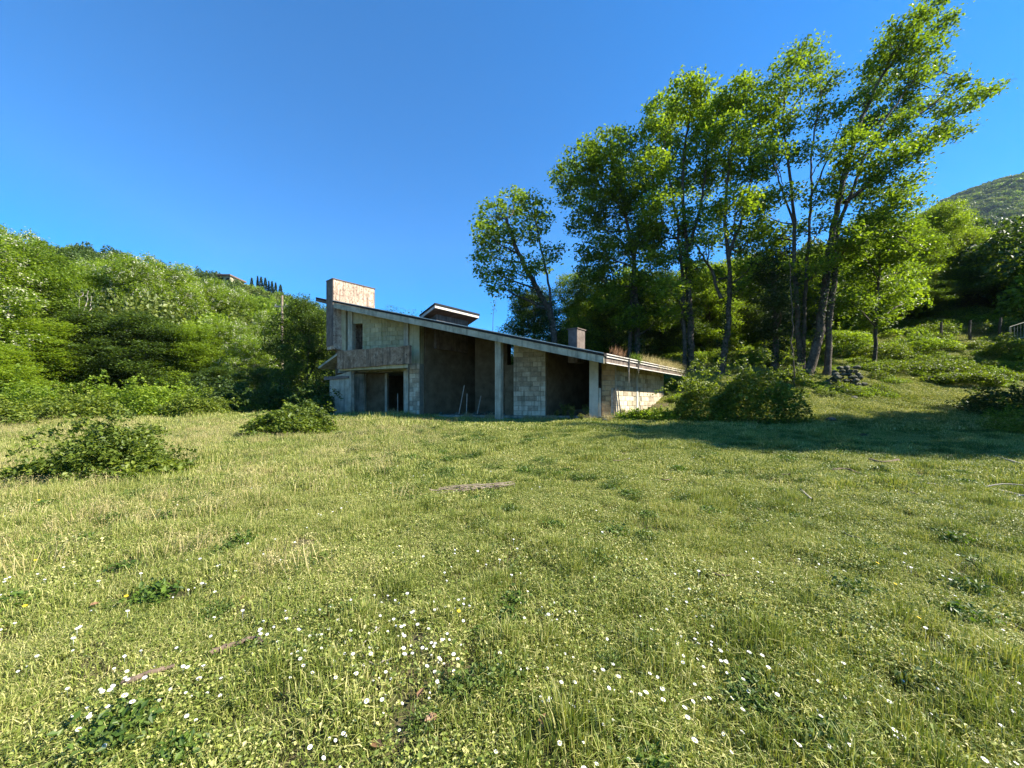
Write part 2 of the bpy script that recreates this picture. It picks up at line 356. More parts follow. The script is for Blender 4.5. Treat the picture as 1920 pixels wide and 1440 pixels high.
def scatter(name, col, pts, rot, scl, idx, label, cat=None, kind='stuff'):
    me = bpy.data.meshes.new(name); me.vertices.add(len(pts)); me.vertices.foreach_set('co', np.asarray(pts, np.float32).ravel())
    a = me.attributes.new('rot', 'FLOAT_VECTOR', 'POINT'); a.data.foreach_set('vector', np.asarray(rot, np.float32).ravel())
    a = me.attributes.new('scl', 'FLOAT_VECTOR', 'POINT'); a.data.foreach_set('vector', np.asarray(scl, np.float32).ravel())
    a = me.attributes.new('idx', 'INT', 'POINT'); a.data.foreach_set('value', np.asarray(idx, np.int32))
    me.update()
    o = bpy.data.objects.new(name, me); C.objects.link(o)
    g = bpy.data.node_groups.new(name, 'GeometryNodeTree')
    g.interface.new_socket('Geometry', in_out='INPUT', socket_type='NodeSocketGeometry')
    g.interface.new_socket('Geometry', in_out='OUTPUT', socket_type='NodeSocketGeometry')
    gi = g.nodes.new('NodeGroupInput'); go = g.nodes.new('NodeGroupOutput')
    ci = g.nodes.new('GeometryNodeCollectionInfo'); ci.inputs['Collection'].default_value = col
    ci.inputs['Separate Children'].default_value = True; ci.inputs['Reset Children'].default_value = True
    ip = g.nodes.new('GeometryNodeInstanceOnPoints'); ip.inputs['Pick Instance'].default_value = True
    def attr(nm, t):
        nd = g.nodes.new('GeometryNodeInputNamedAttribute'); nd.data_type = t; nd.inputs['Name'].default_value = nm
        return [s for s in nd.outputs if s.enabled and s.name == 'Attribute'][0]
    g.links.new(gi.outputs[0], ip.inputs['Points']); g.links.new(ci.outputs[0], ip.inputs['Instance'])
    g.links.new(attr('idx', 'INT'), ip.inputs['Instance Index'])
    e2r = g.nodes.new('FunctionNodeEulerToRotation'); g.links.new(attr('rot', 'FLOAT_VECTOR'), e2r.inputs[0])
    g.links.new(e2r.outputs[0], ip.inputs['Rotation']); g.links.new(attr('scl', 'FLOAT_VECTOR'), ip.inputs['Scale'])
    g.links.new(ip.outputs[0], go.inputs[0])
    md = o.modifiers.new('scatter', 'NODES'); md.node_group = g
    tag(o, label, cat, None, kind)
    return o

# ------------------------------------------------------------------ the house
UR = lambda px: (px - CX) / F_PX
class Plane:
    """vertical plane through plan points a and b; maps a photo pixel on it to a 3d point"""
    def __init__(s, a, b, off=0.0):
        s.a = np.array(a, float); d = np.array(b, float) - s.a; s.L = np.linalg.norm(d); s.u = d / s.L
        s.n = np.array([s.u[1], -s.u[0]])             # towards the camera for left-to-right planes
        s.a = s.a + s.n * off
    def t(s, px):
        k = UR(px); return (k * s.a[1] - s.a[0]) / (s.u[0] - k * s.u[1])
    def pt(s, t, z): 
        q = s.a + s.u * t; return np.array([q[0], q[1], z])
    def px(s, px, py):
        t = s.t(px); q = s.a + s.u * t; return np.array([q[0], q[1], EYE + (HY - py) / F_PX * q[1]])
    def z(s, px, py): return s.px(px, py)[2]
    def ext(s, d):  # vector d metres inwards
        return np.array([-s.n[0] * d, -s.n[1] * d, 0])
VDIR = np.array([.643, .766]); NDIR = np.array([-.766, .643])
FL, FR = P(625, 563, 21.3), P(1132, 661.5, 15.3)
FAS = Plane(FL[:2], FR[:2]); WAL = Plane((-10.36, 22.0), (4.98, 18.28))
pperp = lambda x, y: x * VDIR[1] - y * VDIR[0]       # coordinate across the depth direction: the roof height depends on it alone
pl, pr = pperp(FL[0], FL[1]), pperp(FR[0], FR[1])
def roof_z(x, y, d=0.0):
    return FL[2] + (pperp(x, y) - pl) / (pr - pl) * (FR[2] - FL[2]) - d
FLOOR = 0.95; ROOF_T = 0.40
house = empty('concrete_house', (-3.0, 24.0, 0.9), 'unfinished grey concrete and tuff block house with one long sloping roof', 'house')
HO = np.array([-3.0, 24.0, 0.9])
def hb(mb, name, mat, parent=None, bevel=0):
    o = mb.build(name, mat, parent or house, HO, bevel)
    return o
def V3(p, z): return np.array([p[0], p[1], z])
def roofpoly(corners, d0, d1):
    """slab following the roof slope between depths d0 (top) and d1 below it"""
    mb = MB(); n = len(corners)
    V = [V3(p, roof_z(p[0], p[1], d0)) for p in corners] + [V3(p, roof_z(p[0], p[1], d1)) for p in corners]
    F = [tuple(range(n)), tuple(range(2 * n - 1, n - 1, -1))] + [(i, n + i, n + (i + 1) % n, (i + 1) % n) for i in range(n)]
    return mb.add(V, F)
RD = 10.0
fl, fr = FL[:2], FR[:2]; bl, br = fl + VDIR * RD, fr + VDIR * (RD + .9)
inset = lambda p, du, dn: p + FAS.u * du - FAS.n * dn
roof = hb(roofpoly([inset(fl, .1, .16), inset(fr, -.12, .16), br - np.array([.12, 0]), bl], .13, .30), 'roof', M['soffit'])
hb(roofpoly([fl - FAS.u * .02 + FAS.n * .03, fr + FAS.u * .03 + FAS.n * .03, br + np.array([.05, 0]), bl], 0.0, .125), 'roof_membrane', M['membrane'], roof)
# front fascia: three cast lengths butted end to end
for a, b in ((0.0, .33), (.3303, .66), (.6603, 1.0)):
    p, q = fl + (fr - fl) * a, fl + (fr - fl) * b
    hb(roofpoly([p, q, q - FAS.n * .15, p - FAS.n * .15], .13, .42), 'fascia', M['fascia'], roof)
hb(roofpoly([fl + FAS.n * .05, fr + FAS.n * .05, fr + FAS.n * .032, fl + FAS.n * .032], -.004, .028), 'flashing', M['metal'], roof)
# side eave: a low gutter board with bright metal edges, running back
sa, sb = fr + VDIR * .16, br
o_ = np.array([VDIR[1], -VDIR[0]])
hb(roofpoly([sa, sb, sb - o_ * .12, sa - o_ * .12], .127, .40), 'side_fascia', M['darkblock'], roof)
for d in (.02, .13, .37):
    hb(roofpoly([sa + o_ * .05, sb + o_ * .05, sb + o_ * .005, sa + o_ * .005], d - .02, d + .02), 'gutter_edge', M['metal'], roof)
# tip of the roof showing left of the chimney
TP = Plane((-13, 23.6), (0, 19.6))
a_, b_ = TP.px(592, 557), TP.px(626, 565.5)
for nm, mt, d0, d1 in (('roof_tip', M['soffit'], .10, .25), ('tip_membrane', M['membrane'], 0, .098)):
    hb(MB().prism([a_ - [0, 0, d1], b_ - [0, 0, d1], b_ - [0, 0, d0], a_ - [0, 0, d0]], (VDIR[0] * 5, VDIR[1] * 5, 0)), nm, mt, roof)

def under(p):            # underside of the roof over a plan point
    return roof_z(p[0], p[1], .31)
def wall_strip(pl_, x0, x1, zb, zt, th=.25, name='wall', mat='plaster', parent=None, off=0.0, steps=1):
    """wall between photo columns x0..x1 on a plane; zt None = up to the roof; off = proud of the plane"""
    t0, t1 = pl_.t(x0), pl_.t(x1)
    p0, p1 = pl_.a + pl_.u * t0 + pl_.n * off, pl_.a + pl_.u * t1 + pl_.n * off
    z0 = under(p0) if zt is None else zt; z1 = under(p1) if zt is None else zt
    mb = MB().prism([V3(p0, zb), V3(p1, zb), V3(p1, z1), V3(p0, z0)], pl_.ext(th))
    return hb(mb, name, M[mat], parent)
nblk = 0
def blocks(p0, u, n, L, zb, topf, mat, parent, bw=.5, bh=.245, holes=(), proud=.012, seed=0):
    """courses of blocks on a wall face: each block an object; topf(s) = top height at distance s"""
    global nblk
    r = random.Random(seed); row = 0; z = zb
    zmax = max(topf(0), topf(L))
    while z < zmax - .04:
        s = -bw / 2 if row % 2 else 0.0
        while s < L - .02:
            w = bw * r.uniform(.9, 1.1)
            a, b = max(s, 0), min(s + w, L); s += w
            if b - a < .06: continue
            if L - b < .07: b = L; s = L
            zt = z + bh
            ta, tb = min(zt, topf(a)), min(zt, topf(b))
            if max(ta, tb) - z < .05: continue
            ta, tb = max(ta, z + .02), max(tb, z + .02)
            if any(a + .02 < h[1] and b - .02 > h[0] and z + .02 < h[3] and zt - .02 > h[2] for h in holes): continue
            j = .006; pr_ = proud + r.uniform(-.007, .009)
            q = lambda ss, zz, d: V3(p0 + u * ss + n * d, zz)
            f = [q(a + j, z + j, 0), q(b - j, z + j, 0), q(b - j, tb - j, 0), q(a + j, ta - j, 0)]
            i2 = .012
            g = [q(a + j + i2, z + j + i2, pr_ + .01), q(b - j - i2, z + j + i2, pr_ + .01), q(b - j - i2, tb - j - i2, pr_ + .01), q(a + j + i2, ta - j - i2, pr_ + .01)]
            mb = MB(); mb.add(f + g, [(0, 1, 2, 3), (4, 5, 6, 7), (0, 4, 5, 1), (1, 5, 6, 2), (2, 6, 7, 3), (3, 7, 4, 0)])
            me = bpy.data.meshes.new('block'); me.from_pydata([tuple(np.array(v) - HO) for v in mb.v], [], mb.f); me.update()
            link('block', me, mat, parent); nblk += 1
        z += bh; row += 1
def blockwall(pl_, x0, x1, zb, zt, mat, off=0.0, th=.25, holes=(), seed=0, bw=.5, core='mortar', coreholes=True):
    t0, t1 = pl_.t(x0), pl_.t(x1); L = t1 - t0
    p0 = pl_.a + pl_.u * t0 + pl_.n * off
    top = (lambda s: under(p0 + pl_.u * s) - .01) if zt is None else (lambda s: zt)
    w = wall_strip(pl_, x0, x1, zb, zt, th, 'wall', core, None, off)
    blocks(p0, pl_.u, pl_.n, L, zb, top, M[mat], w, bw=bw, seed=seed, holes=holes)
    return w

Z1 = 3.55       # upper floor
# floor slab and plinth
sl = [WAL.a + WAL.u * (WAL.t(612)) + WAL.n * .35, WAL.a + WAL.u * WAL.t(1160) + WAL.n * .35]
sl += [sl[1] + VDIR * 7.6, sl[0] + VDIR * 7.6]
hb(MB().prism([V3(p, .35) for p in sl], (0, 0, FLOOR - .35)), 'floor_slab', M['concrete'])
# upper left: wall with corner notch, pilaster, door opening, block wall
wall_strip(WAL, 621, 648, WAL.z(635, 627), None, name='wall', mat='plaster')
wall_strip(WAL, 641, 648, Z1, WAL.z(635, 627) - .003, name='wall', mat='plaster')
wall_strip(WAL, 649, 653, Z1, None, th=.2, name='wall', mat='concrete', off=-.12)
wall_strip(WAL, 653.4, 661.6, Z1, None, name='pilaster', mat='fascia', off=.06, th=.3)
wall_strip(WAL, 662, 679.6, WAL.z(671, 606.5), None, name='lintel', mat='plaster', off=-.004)
blockwall(WAL, 680, 761.5, Z1, None, 'greyblock', seed=3, core='plaster')
# column at the end of the balcony: smooth strip and block pier
wall_strip(WAL, 762, 770.4, FLOOR, None, name='pilaster', mat='fascia', off=.30, th=.55)
wall_strip(WAL, 771, 790, WAL.z(780, 682), None, name='pier', mat='greyblock', off=.22, th=.5)
blockwall(WAL, 771, 790, FLOOR, WAL.z(780, 682) - .004, 'block', off=.20, th=.5, seed=5, bw=.42)
# balcony: parapet on the line of the fascia, slab under it
pz0, pz1 = 3.45, 4.47
BAL = Plane(FL[:2] , FR[:2], -.02)
bt0, bt1 = BAL.t(632), BAL.t(768.5)
q0, q1 = BAL.a + BAL.u * bt0, BAL.a + BAL.u * bt1
mb = MB(); nseg = 14
prof_top = [pz1 + rng.uniform(-.05, .02) for _ in range(nseg + 1)]; prof_bot = [pz0 + .10 * (k / nseg) + rng.uniform(-.03, .03) for k in range(nseg + 1)]
pts_ = [V3(q0 + (q1 - q0) * k / nseg, prof_bot[k]) for k in range(nseg + 1)] + [V3(q0 + (q1 - q0) * k / nseg, prof_top[k]) for k in range(nseg, -1, -1)]
bal = hb(MB().prism(pts_, BAL.ext(.14)), 'balcony', M['parapet'])
w0, w1 = WAL.a + WAL.u * WAL.t(640), WAL.a + WAL.u * WAL.t(761)
hb(MB().prism([V3(q0 - BAL.n * .145, Z1 - .18), V3(q1 - BAL.n * .145 - BAL.u * .25, Z1 - .18), V3(w1, Z1 - .18), V3(w0, Z1 - .18)], (0, 0, .17)), 'balcony_floor', M['plaster'], bal)
hb(MB().prism([V3(q0 - BAL.n * .145, Z1 - .01), V3(q0 - BAL.n * .145 + BAL.u * .13, Z1 - .01), V3(w0 + BAL.u * .1, Z1 - .01), V3(w0 - BAL.u * .05, Z1 - .01)], (0, 0, .9)), 'end_panel', M['concrete'], bal)
# upper storey floor inside
uf = [WAL.a + WAL.u * WAL.t(622) - WAL.n * .3, WAL.a + WAL.u * WAL.t(789) - WAL.n * .3]; uf += [uf[1] + VDIR * 6.5, uf[0] + VDIR * 6.5]
hb(MB().prism([V3(p, Z1 - .22) for p in uf], (0, 0, .22)), 'upper_floor', M['concrete'])
# pale wall at ground level under the balcony, dark beam, small hole
GW = Plane(FL[:2], FR[:2], -.25)
pw0, pw1 = GW.t(618), GW.t(657.5)
A0, A1 = GW.a + GW.u * pw0, GW.a + GW.u * pw1
hb(MB().prism([V3(A0, .7), V3(A1, .7), V3(A1, 3.35), V3(A0, 3.0)], GW.ext(.25)), 'wall', M['fascia'])
hb(MB().prism([V3(A0 + GW.u * -.35, 2.88), V3(A1 - GW.u * .1, 2.95), V3(A1 - GW.u * .1, 3.06), V3(A0 + GW.u * -.35, 3.1)], (-GW.ext(.08))), 'beam', M['darkblock'])
hole = GW.px(626, 746)
hb(MB().prism([hole + np.array([math.cos(a) * .045 * GW.u[0], math.cos(a) * .045 * GW.u[1], math.sin(a) * .045]) + np.append(GW.n * .004, 0) for a in np.linspace(0, 2 * math.pi, 10, endpoint=False)], np.append(-GW.n * .02, 0)), 'pipe_hole', M['membrane'])
# lean-to canopy going down to the left
cA, cB = GW.px(641, 656), GW.px(597, 687.5)
hb(MB().prism([cA, cB, cB - [0, 0, .12], cA - [0, 0, .12]], (VDIR[0] * 3.2, VDIR[1] * 3.2, 0)), 'canopy', M['fascia'])
lw = GW.px(606, 700)[:2] + VDIR * 2.2
hb(MB().prism([V3(lw, .7), V3(lw + GW.u * .9, .7), V3(lw + GW.u * .9, 3.3), V3(lw, 2.9)], (VDIR[0] * .2, VDIR[1] * .2, 0)), 'wall', M['interior'])
# recessed ground-floor wall behind the balcony
REC = Plane(WAL.a, WAL.a + WAL.u, -.9)
wall_strip(REC, 655, 682, FLOOR, Z1 - .225, name='wall', mat='concrete')
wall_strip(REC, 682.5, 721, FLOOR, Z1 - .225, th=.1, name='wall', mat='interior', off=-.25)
wall_strip(REC, 721.5, 725.5, FLOOR, Z1 - .225, th=.2, name='post', mat='concrete')
# pillar in the middle
MP = Plane(FL[:2], FR[:2], -.32)
wall_strip(MP, 928, 938.5, .6, None, th=.3, name='pillar', mat='fascia')
# panel under the see-through window, block wall
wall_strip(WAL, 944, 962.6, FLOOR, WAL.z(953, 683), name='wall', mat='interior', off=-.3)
blockwall(WAL, 963, 1023, FLOOR, None, 'block', seed=8)
# right: pillar with lit flank, brown block wall, corner
wall_strip(WAL, 1105.5, 1122, FLOOR - .1, None, th=.42, name='pillar', mat='pale', off=.38)
wall_strip(WAL, 1122.4, 1127, FLOOR - .1, WAL.z(1125, 728), th=.30, name='pier', mat='pale', off=.30)  # no separate pier: sunlit part of the pillar's flank, shaped as a low strip
blockwall(WAL, 1128, 1153, FLOOR, None, 'brownblock', seed=12, bw=.4)
wall_strip(WAL, 1023.4, 1105, FLOOR, FLOOR + .30, name='wall', mat='interior', off=-1.0)
# side wall along the depth direction, lit in its lower half
s0 = WAL.a + WAL.u * WAL.t(1154.5)
k_ = UR(1243); sL = (k_ * s0[1] - s0[0]) / (VDIR[0] - k_ * VDIR[1])
SIDE = Plane(s0, s0 + VDIR * sL)
top_s = lambda s: under(s0 + VDIR * s) - .01
mb = MB().prism([V3(s0, .6), V3(s0 + VDIR * sL, .6), V3(s0 + VDIR * sL, under(s0)), V3(s0, under(s0))], np.append(NDIR * .25, 0))
sw = hb(mb, 'side_wall', M['mortar'])
SN = np.array([VDIR[1], -VDIR[0]])
blocks(s0, VDIR, SN, sL, FLOOR - .25, top_s, M['block'], sw, bw=.52, seed=21, holes=[(2.42, 2.72, 0, 9)])
hb(MB().prism([V3(s0 + VDIR * 2.46 + SN * .001, .6), V3(s0 + VDIR * 2.68 + SN * .001, .6), V3(s0 + VDIR * 2.68 + SN * .001, under(s0) - .01), V3(s0 + VDIR * 2.46 + SN * .001, under(s0) - .01)], np.append(SN * .03, 0)), 'wall_column', M['pale'], sw)
hb(MB().prism([V3(s0 + VDIR * sL, .6), V3(s0 + VDIR * (sL + .12), .6), V3(s0 + VDIR * (sL + .12), under(s0) - .01), V3(s0 + VDIR * sL, under(s0) - .01)], np.append(NDIR * .25, 0)), 'corner_post', M['pale'], sw)
# back wall with openings, inner walls
b0 = WAL.a + WAL.u * WAL.t(622) + VDIR * 7.4; b1 = s0 + VDIR * sL
BK = Plane(b0, b1)
def back_piece(x0, x1, y0=None, y1=None):
    """photo columns x0..x1; wall from the floor to y0's height, and from y1's height to the roof"""
    t0, t1 = BK.t(x0), BK.t(x1); p0, p1 = BK.a + BK.u * t0, BK.a + BK.u * t1
    if y0 is None: segs = [(lambda p: .6, under)]
    else: segs = [(lambda p: .6, lambda p: BK.z((x0 + x1) / 2, y0)), (lambda p: BK.z((x0 + x1) / 2, y1), under)]
    for lo, hi in segs:
        if hi(p0) - lo(p0) < .05 and hi(p1) - lo(p1) < .05: continue
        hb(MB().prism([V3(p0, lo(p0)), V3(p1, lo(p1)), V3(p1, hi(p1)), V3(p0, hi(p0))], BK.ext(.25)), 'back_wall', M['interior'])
k0 = CX + F_PX * b0[0] / b0[1]; k1 = CX + F_PX * b1[0] / b1[1]
back_piece(k0, 935); back_piece(935.3, 968, 692, 640); back_piece(968.3, 1086); back_piece(1086.3, 1112, 724, 706); back_piece(1112.3, k1 - 1)
for px_, L_ in ((622, 7.3), (789, 7.2)):
    p = WAL.a + WAL.u * WAL.t(px_) - WAL.n * .3
    q = p + VDIR * L_
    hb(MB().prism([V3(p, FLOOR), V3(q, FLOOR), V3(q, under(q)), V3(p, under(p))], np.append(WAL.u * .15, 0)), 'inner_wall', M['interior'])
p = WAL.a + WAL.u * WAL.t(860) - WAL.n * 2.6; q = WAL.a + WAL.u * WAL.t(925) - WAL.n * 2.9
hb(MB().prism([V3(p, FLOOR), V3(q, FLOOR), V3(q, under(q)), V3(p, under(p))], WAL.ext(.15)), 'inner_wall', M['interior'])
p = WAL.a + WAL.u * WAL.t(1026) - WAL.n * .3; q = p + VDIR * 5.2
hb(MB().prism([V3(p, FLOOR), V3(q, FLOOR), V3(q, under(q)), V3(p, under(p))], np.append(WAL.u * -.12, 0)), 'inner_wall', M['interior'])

# big block chimney
c0 = P(625, 523, 21.5); base = c0[:2]
def block_at(corner, s, w, zt, zb):
    a = np.array(corner); b = a + VDIR * s; c = b + NDIR * w; d = a + NDIR * w
    return [V3(p, zb) for p in (a, b, c, d)], (0, 0, zt - zb)
bs, ex = block_at(base, 2.54, .80, c0[2], 4.6)
ch = hb(MB().prism(bs, ex), 'chimney', M['chimney'], roof, bevel=.015)
dk, ex2 = block_at(base + NDIR * .0 - VDIR * .03, .026, .80, c0[2] - .01, 4.8)
hb(MB().prism(dk, ex2), 'end_face_shade', M['darkblock'], roof)  # thin dark slab: the shade on this chimney side is put into its colour
bs, ex = block_at(base + SN * .03 - VDIR * .05, 2.62, .86, c0[2] + .045, c0[2] + .003)
hb(MB().prism(bs, ex), 'chimney_cap', M['darkblock'], roof)
# second, smaller chimney
c1 = P(1082, 616, 19.0)
bs, ex = block_at(c1[:2], .80, .52, c1[2], 3.6)
hb(MB().prism(bs, ex), 'small_chimney', M['darkblock'], roof, bevel=.015)
bs, ex = block_at(c1[:2] + SN * .04 - VDIR * .04, .88, .60, c1[2] + .05, c1[2] + .003)
hb(MB().prism(bs, ex), 'chimney_cap', M['darkblock'], roof)
# raised roof light: slab tilted the other way on a low wall
d0 = P(815.5, 568, 20.5); S_ = 3.35; W_ = 1.32; dz = -.43
def skew(corner, s0_, s1_, w0_, w1_, zt, th):
    base_ = []
    for s, w in ((s0_, w0_), (s1_, w0_), (s1_, w1_), (s0_, w1_)):
        p = np.array(corner) + VDIR * s + NDIR * w
        base_.append(V3(p, zt + dz * w / W_ - th))
    return base_
rl = hb(MB().prism(skew(d0[:2], .02, S_ - .02, .02, W_ - .02, d0[2], .24), (0, 0, .14)), 'raised_roof', M['metal'], roof)
hb(MB().prism(skew(d0[:2], -.02, S_ + .02, -.02, W_ + .02, d0[2], .096), (0, 0, .096)), 'raised_membrane', M['membrane'], roof)
hb(MB().prism(skew(d0[:2], .05, S_ - .05, .05, W_ - .05, d0[2], .262), (0, 0, .018)), 'raised_soffit', M['soffit'], roof)
wp = d0[:2] + VDIR * .5 + NDIR * .5
zb_ = 4.6
q = [wp, wp + VDIR * 2.4, wp + VDIR * 2.4 + NDIR * .7, wp + NDIR * .7]
hts = [d0[2] - .27 + dz * .5 / W_, d0[2] - .27 + dz * .5 / W_, d0[2] - .27 + dz * 1.2 / W_, d0[2] - .27 + dz * 1.2 / W_]
mb = MB(); mb.add([V3(p, zb_) for p in q] + [V3(p, h) for p, h in zip(q, hts)], [(0, 1, 2, 3), (4, 5, 6, 7), (0, 1, 5, 4), (1, 2, 6, 5), (2, 3, 7, 6), (3, 0, 4, 7)])
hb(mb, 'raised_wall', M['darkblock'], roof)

# ------------------------------------------------------------------ plants
def sub_points(c, r, n, shell=.55):
    """points in an ellipsoid, denser near its skin"""
    d = unit(n); rad = rng.uniform(0, 1, n) ** (1 / 3.0); rad = shell * (0.6 + .4 * rad) + (1 - shell) * rad
    return np.asarray(c) + d * rad[:, None] * np.asarray(r)

def crown_mesh(name, clumps, leaf=.17, dens=1.0, spread=.30, mats=None, blossom=0.0, tipfrac=0.0, up=.5, flat=.85, stretch=1.0):
    """clumps: (centre(3), radius). returns mesh with leaf faces; second material = blossom / tips"""
    Vs = []; Fs = []; n0 = 0; mi = []
    for c, r in clumps:
        nsub = max(6, int(30 * dens * (r / 1.2) ** 2))
        subs = sub_points(c, (r, r, r * flat), nsub)
        per = max(10, int(56 * (spread / .30) ** 2 / (leaf / .17) ** 2))
        cs = np.repeat(subs, per, axis=0)
        off = rng.normal(0, 1, cs.shape) * spread * np.array([1, 1, .55]) * stretch
        cs = cs + off
        V, F = leaves(cs, leaf, leaf * .62, up=up)
        Vs.append(V); Fs.append(F + n0); n0 += len(V)
        m_ = np.zeros(len(F), np.int32)
        if tipfrac:
            m_[rng.random(len(F)) < tipfrac] = 1
        mi.append(m_)
        if blossom:
            nb = int(len(cs) * blossom)
            sel = subs[rng.integers(0, len(subs), max(1, nb // 9))]
            bc = np.repeat(sel + rng.normal(0, spread * .8, sel.shape), 9, axis=0) + rng.normal(0, .09, (len(sel) * 9, 3)) * [1, 1, 1.5]
            V, F = leaves(bc, .11, .10); Vs.append(V); Fs.append(F + n0); n0 += len(V); mi.append(np.ones(len(F), np.int32))
    me = np_mesh(name, np.concatenate(Vs), np.concatenate(Fs))
    me.polygons.foreach_set('material_index', np.concatenate(mi))
    return me

def limb_mesh(name, trunks, clumps, r_limb=.09, twigs=3, reach=None, ivy=None):
    """trunks: list of (points, r0, r1); every clump gets a limb from the nearest trunk point below it"""
    acc = Acc(); samp = []
    for pts, r0, r1 in trunks:
        c = curve(pts, 6, .03 if r0 < .5 else .05); m = len(c)
        rad = r0 + (r1 - r0) * (np.linspace(0, 1, m) ** .8); rad[0] *= 1.35; 
        acc.add(*tube(c, rad, 9, .05)); samp += [(p, q) for p, q in zip(c, rad)]
    S = np.array([s[0] for s in samp]); Rr = np.array([s[1] for s in samp])
    for c, r in clumps:
        c = np.asarray(c)
        d = np.linalg.norm(S - c, axis=1) + np.where(S[:, 2] > c[2] - .3 * np.hypot(S[:, 0] - c[0], S[:, 1] - c[1]), 3.0, 0)
        k = int(np.argmin(d)); a = S[k]; L = np.linalg.norm(c - a)
        ra = min(Rr[k] * .55, r_limb * (0.5 + L * .12))
        mid = a + (c - a) * .5 + rng.normal(0, .06, 3) * L + np.array([0, 0, -.06 * L])
        cv = curve([a, mid, c], 5, .02); acc.add(*tube(cv, np.linspace(ra, .018, len(cv)), 5))
        for _ in range(twigs):
            e = c + unit(1)[0] * r * .9; st = cv[rng.integers(len(cv) // 2, len(cv))]
            cv2 = curve([st, (st + e) / 2 + rng.normal(0, .1, 3) * r, e], 3); acc.add(*tube(cv2, np.linspace(.022, .006, len(cv2)), 3))
    return acc.mesh(name, True)

def finish_tree(name, origin, trunk_me, crown_me, bark, cmats, label, cat='tree', group=None, ivy_me=None):
    o = empty(name, origin, label, cat, group)
    for me in (trunk_me, crown_me, ivy_me):
        if me is None: continue
        me.transform(__import__('mathutils').Matrix.Translation([-float(v) for v in origin]))
    link('trunk', trunk_me, bark, o); link('crown', crown_me, cmats, o)
    if ivy_me is not None: link('ivy', ivy_me, M['leaf_ivy'], o)
    return o

def px_tree(name, D, trunks, clumps, label, mat, tip=None, bark='bark', dens=1.0, leaf=.17, spread=.3, tipfrac=0.0, spreadD=2.8, group=None, ivy=None, rl=.09, flat=.85, extra=0, shrink=1.0):
    """trunks: [( [(px,py[,dD])...], r0, r1 )], clumps: [(px,py,rpx)], all round distance D"""
    T = []; low = None
    for pts, r0, r1 in trunks:
        pp = []
        for k, q in enumerate(pts):
            dd = q[2] if len(q) > 2 else 0
            p = P(q[0], q[1], D + dd)
            if k == 0 and q[1] > 640: p[2] = float(ground_z(p[0], p[1])) - .15
            pp.append(p)
        T.append((pp, r0 * .78, r1)); low = pp[0] if low is None else low
    Cl = []
    for (x, y, r) in clumps:
        rw = r / F_PX * D * shrink
        dd = rng.uniform(-spreadD, spreadD)
        Cl.append((P(x, y, D + dd), rw))
        for _ in range(extra):
            Cl.append((P(x + rng.uniform(-r, r) * .5, y + rng.uniform(-r, r) * .4, D + rng.uniform(-spreadD, spreadD) * 1.2), rw * .75))
    tm = limb_mesh('trunk', T, Cl, rl, 6)
    cm = crown_mesh('crown', Cl, leaf, dens, spread, tipfrac=tipfrac, flat=flat)
    im = None
    if ivy:
        cs = []
        for (x0, y0, x1, y1, rr, n) in ivy:
            t = rng.random(n); c = np.array([P(x0 + (x1 - x0) * a, y0 + (y1 - y0) * a, D) for a in t])
            cs.append(c + rng.normal(0, rr, c.shape) * [1, 1, .6])
        cs = np.concatenate(cs); V, F = leaves(cs, .13, .10, up=.1); im = np_mesh('ivy', V, F)
    return finish_tree(name, low, tm, cm, M[bark], [M[mat], M[tip or 'leaf_tip']], label, 'tree', group, im)

TALL = 'tall trees standing behind and right of the house'
px_tree('tall_tree', 30, [([(1046, 670), (1036, 610), (1012, 550), (985, 500), (962, 450), (950, 410)], .38, .12), ([(1036, 610), (1030, 540), (1015, 470), (1003, 410)], .16, .05)],
    [(925,405,30),(962,378,28),(1000,385,24),(908,438,26),(940,452,32),(985,432,28),(1012,420,22),(1035,470,20),(905,470,20),(915,503,26),(952,505,24),(1000,500,24),(930,535,20),(960,545,18),(1020,500,16)],
    'dark leafy tree leaning left above the house roof, apart from the other tall trees', 'leaf_mid', dens=1.0, leaf=.25, spread=.28, tipfrac=.08, group=TALL, ivy=[(1036, 620, 1000, 530, .3, 900)])
px_tree('tall_tree', 28.5, [([(1196, 705), (1194, 610), (1188, 500), (1176, 420), (1160, 330)], .30, .08), ([(1180, 705), (1184, 600), (1190, 480), (1205, 400), (1200, 320)], .22, .06)],
    [(1062,330,30),(1095,300,32),(1135,278,32),(1170,270,28),(1085,365,36),(1130,340,40),(1175,330,40),(1100,415,34),(1150,400,42),(1200,380,40),(1115,470,32),(1160,470,40),(1205,450,36),(1110,505,30),(1220,505,34),(1170,545,36),(1215,565,36),(1140,560,30),(1180,600,30),(1230,600,26),(1130,520,26),(1225,440,26)],
    'dense dark green tree between the lone leaning tree and the tall bright crown', 'leaf_mid', dens=1.25, leaf=.22, spread=.28, group=TALL, ivy=[(1194, 700, 1190, 520, .35, 1800)])
px_tree('tall_tree', 27.5, [([(1297, 715), (1295, 620), (1290, 520), (1284, 420), (1280, 330), (1292, 220)], .34, .07), ([(1285, 712), (1280, 560), (1272, 430), (1255, 340), (1245, 260)], .20, .05), ([(1290, 470), (1310, 400), (1322, 330), (1325, 250)], .15, .05)],
    [(1240,212,36),(1285,178,34),(1312,160,20),(1325,210,32),(1225,262,38),(1280,250,44),(1325,275,36),(1215,320,36),(1265,330,42),(1315,345,32),(1235,390,34),(1290,410,32),(1215,440,30),(1275,470,24),(1240,480,26),(1255,540,24),(1310,500,20),(1265,590,24),(1300,440,24)],
    'tall tree with a bright rounded crown, its trunk rising just past the roof end', 'leaf_bright', dens=1.25, leaf=.22, spread=.28, group=TALL, tipfrac=.06, ivy=[(1290, 690, 1285, 430, .22, 1300)])
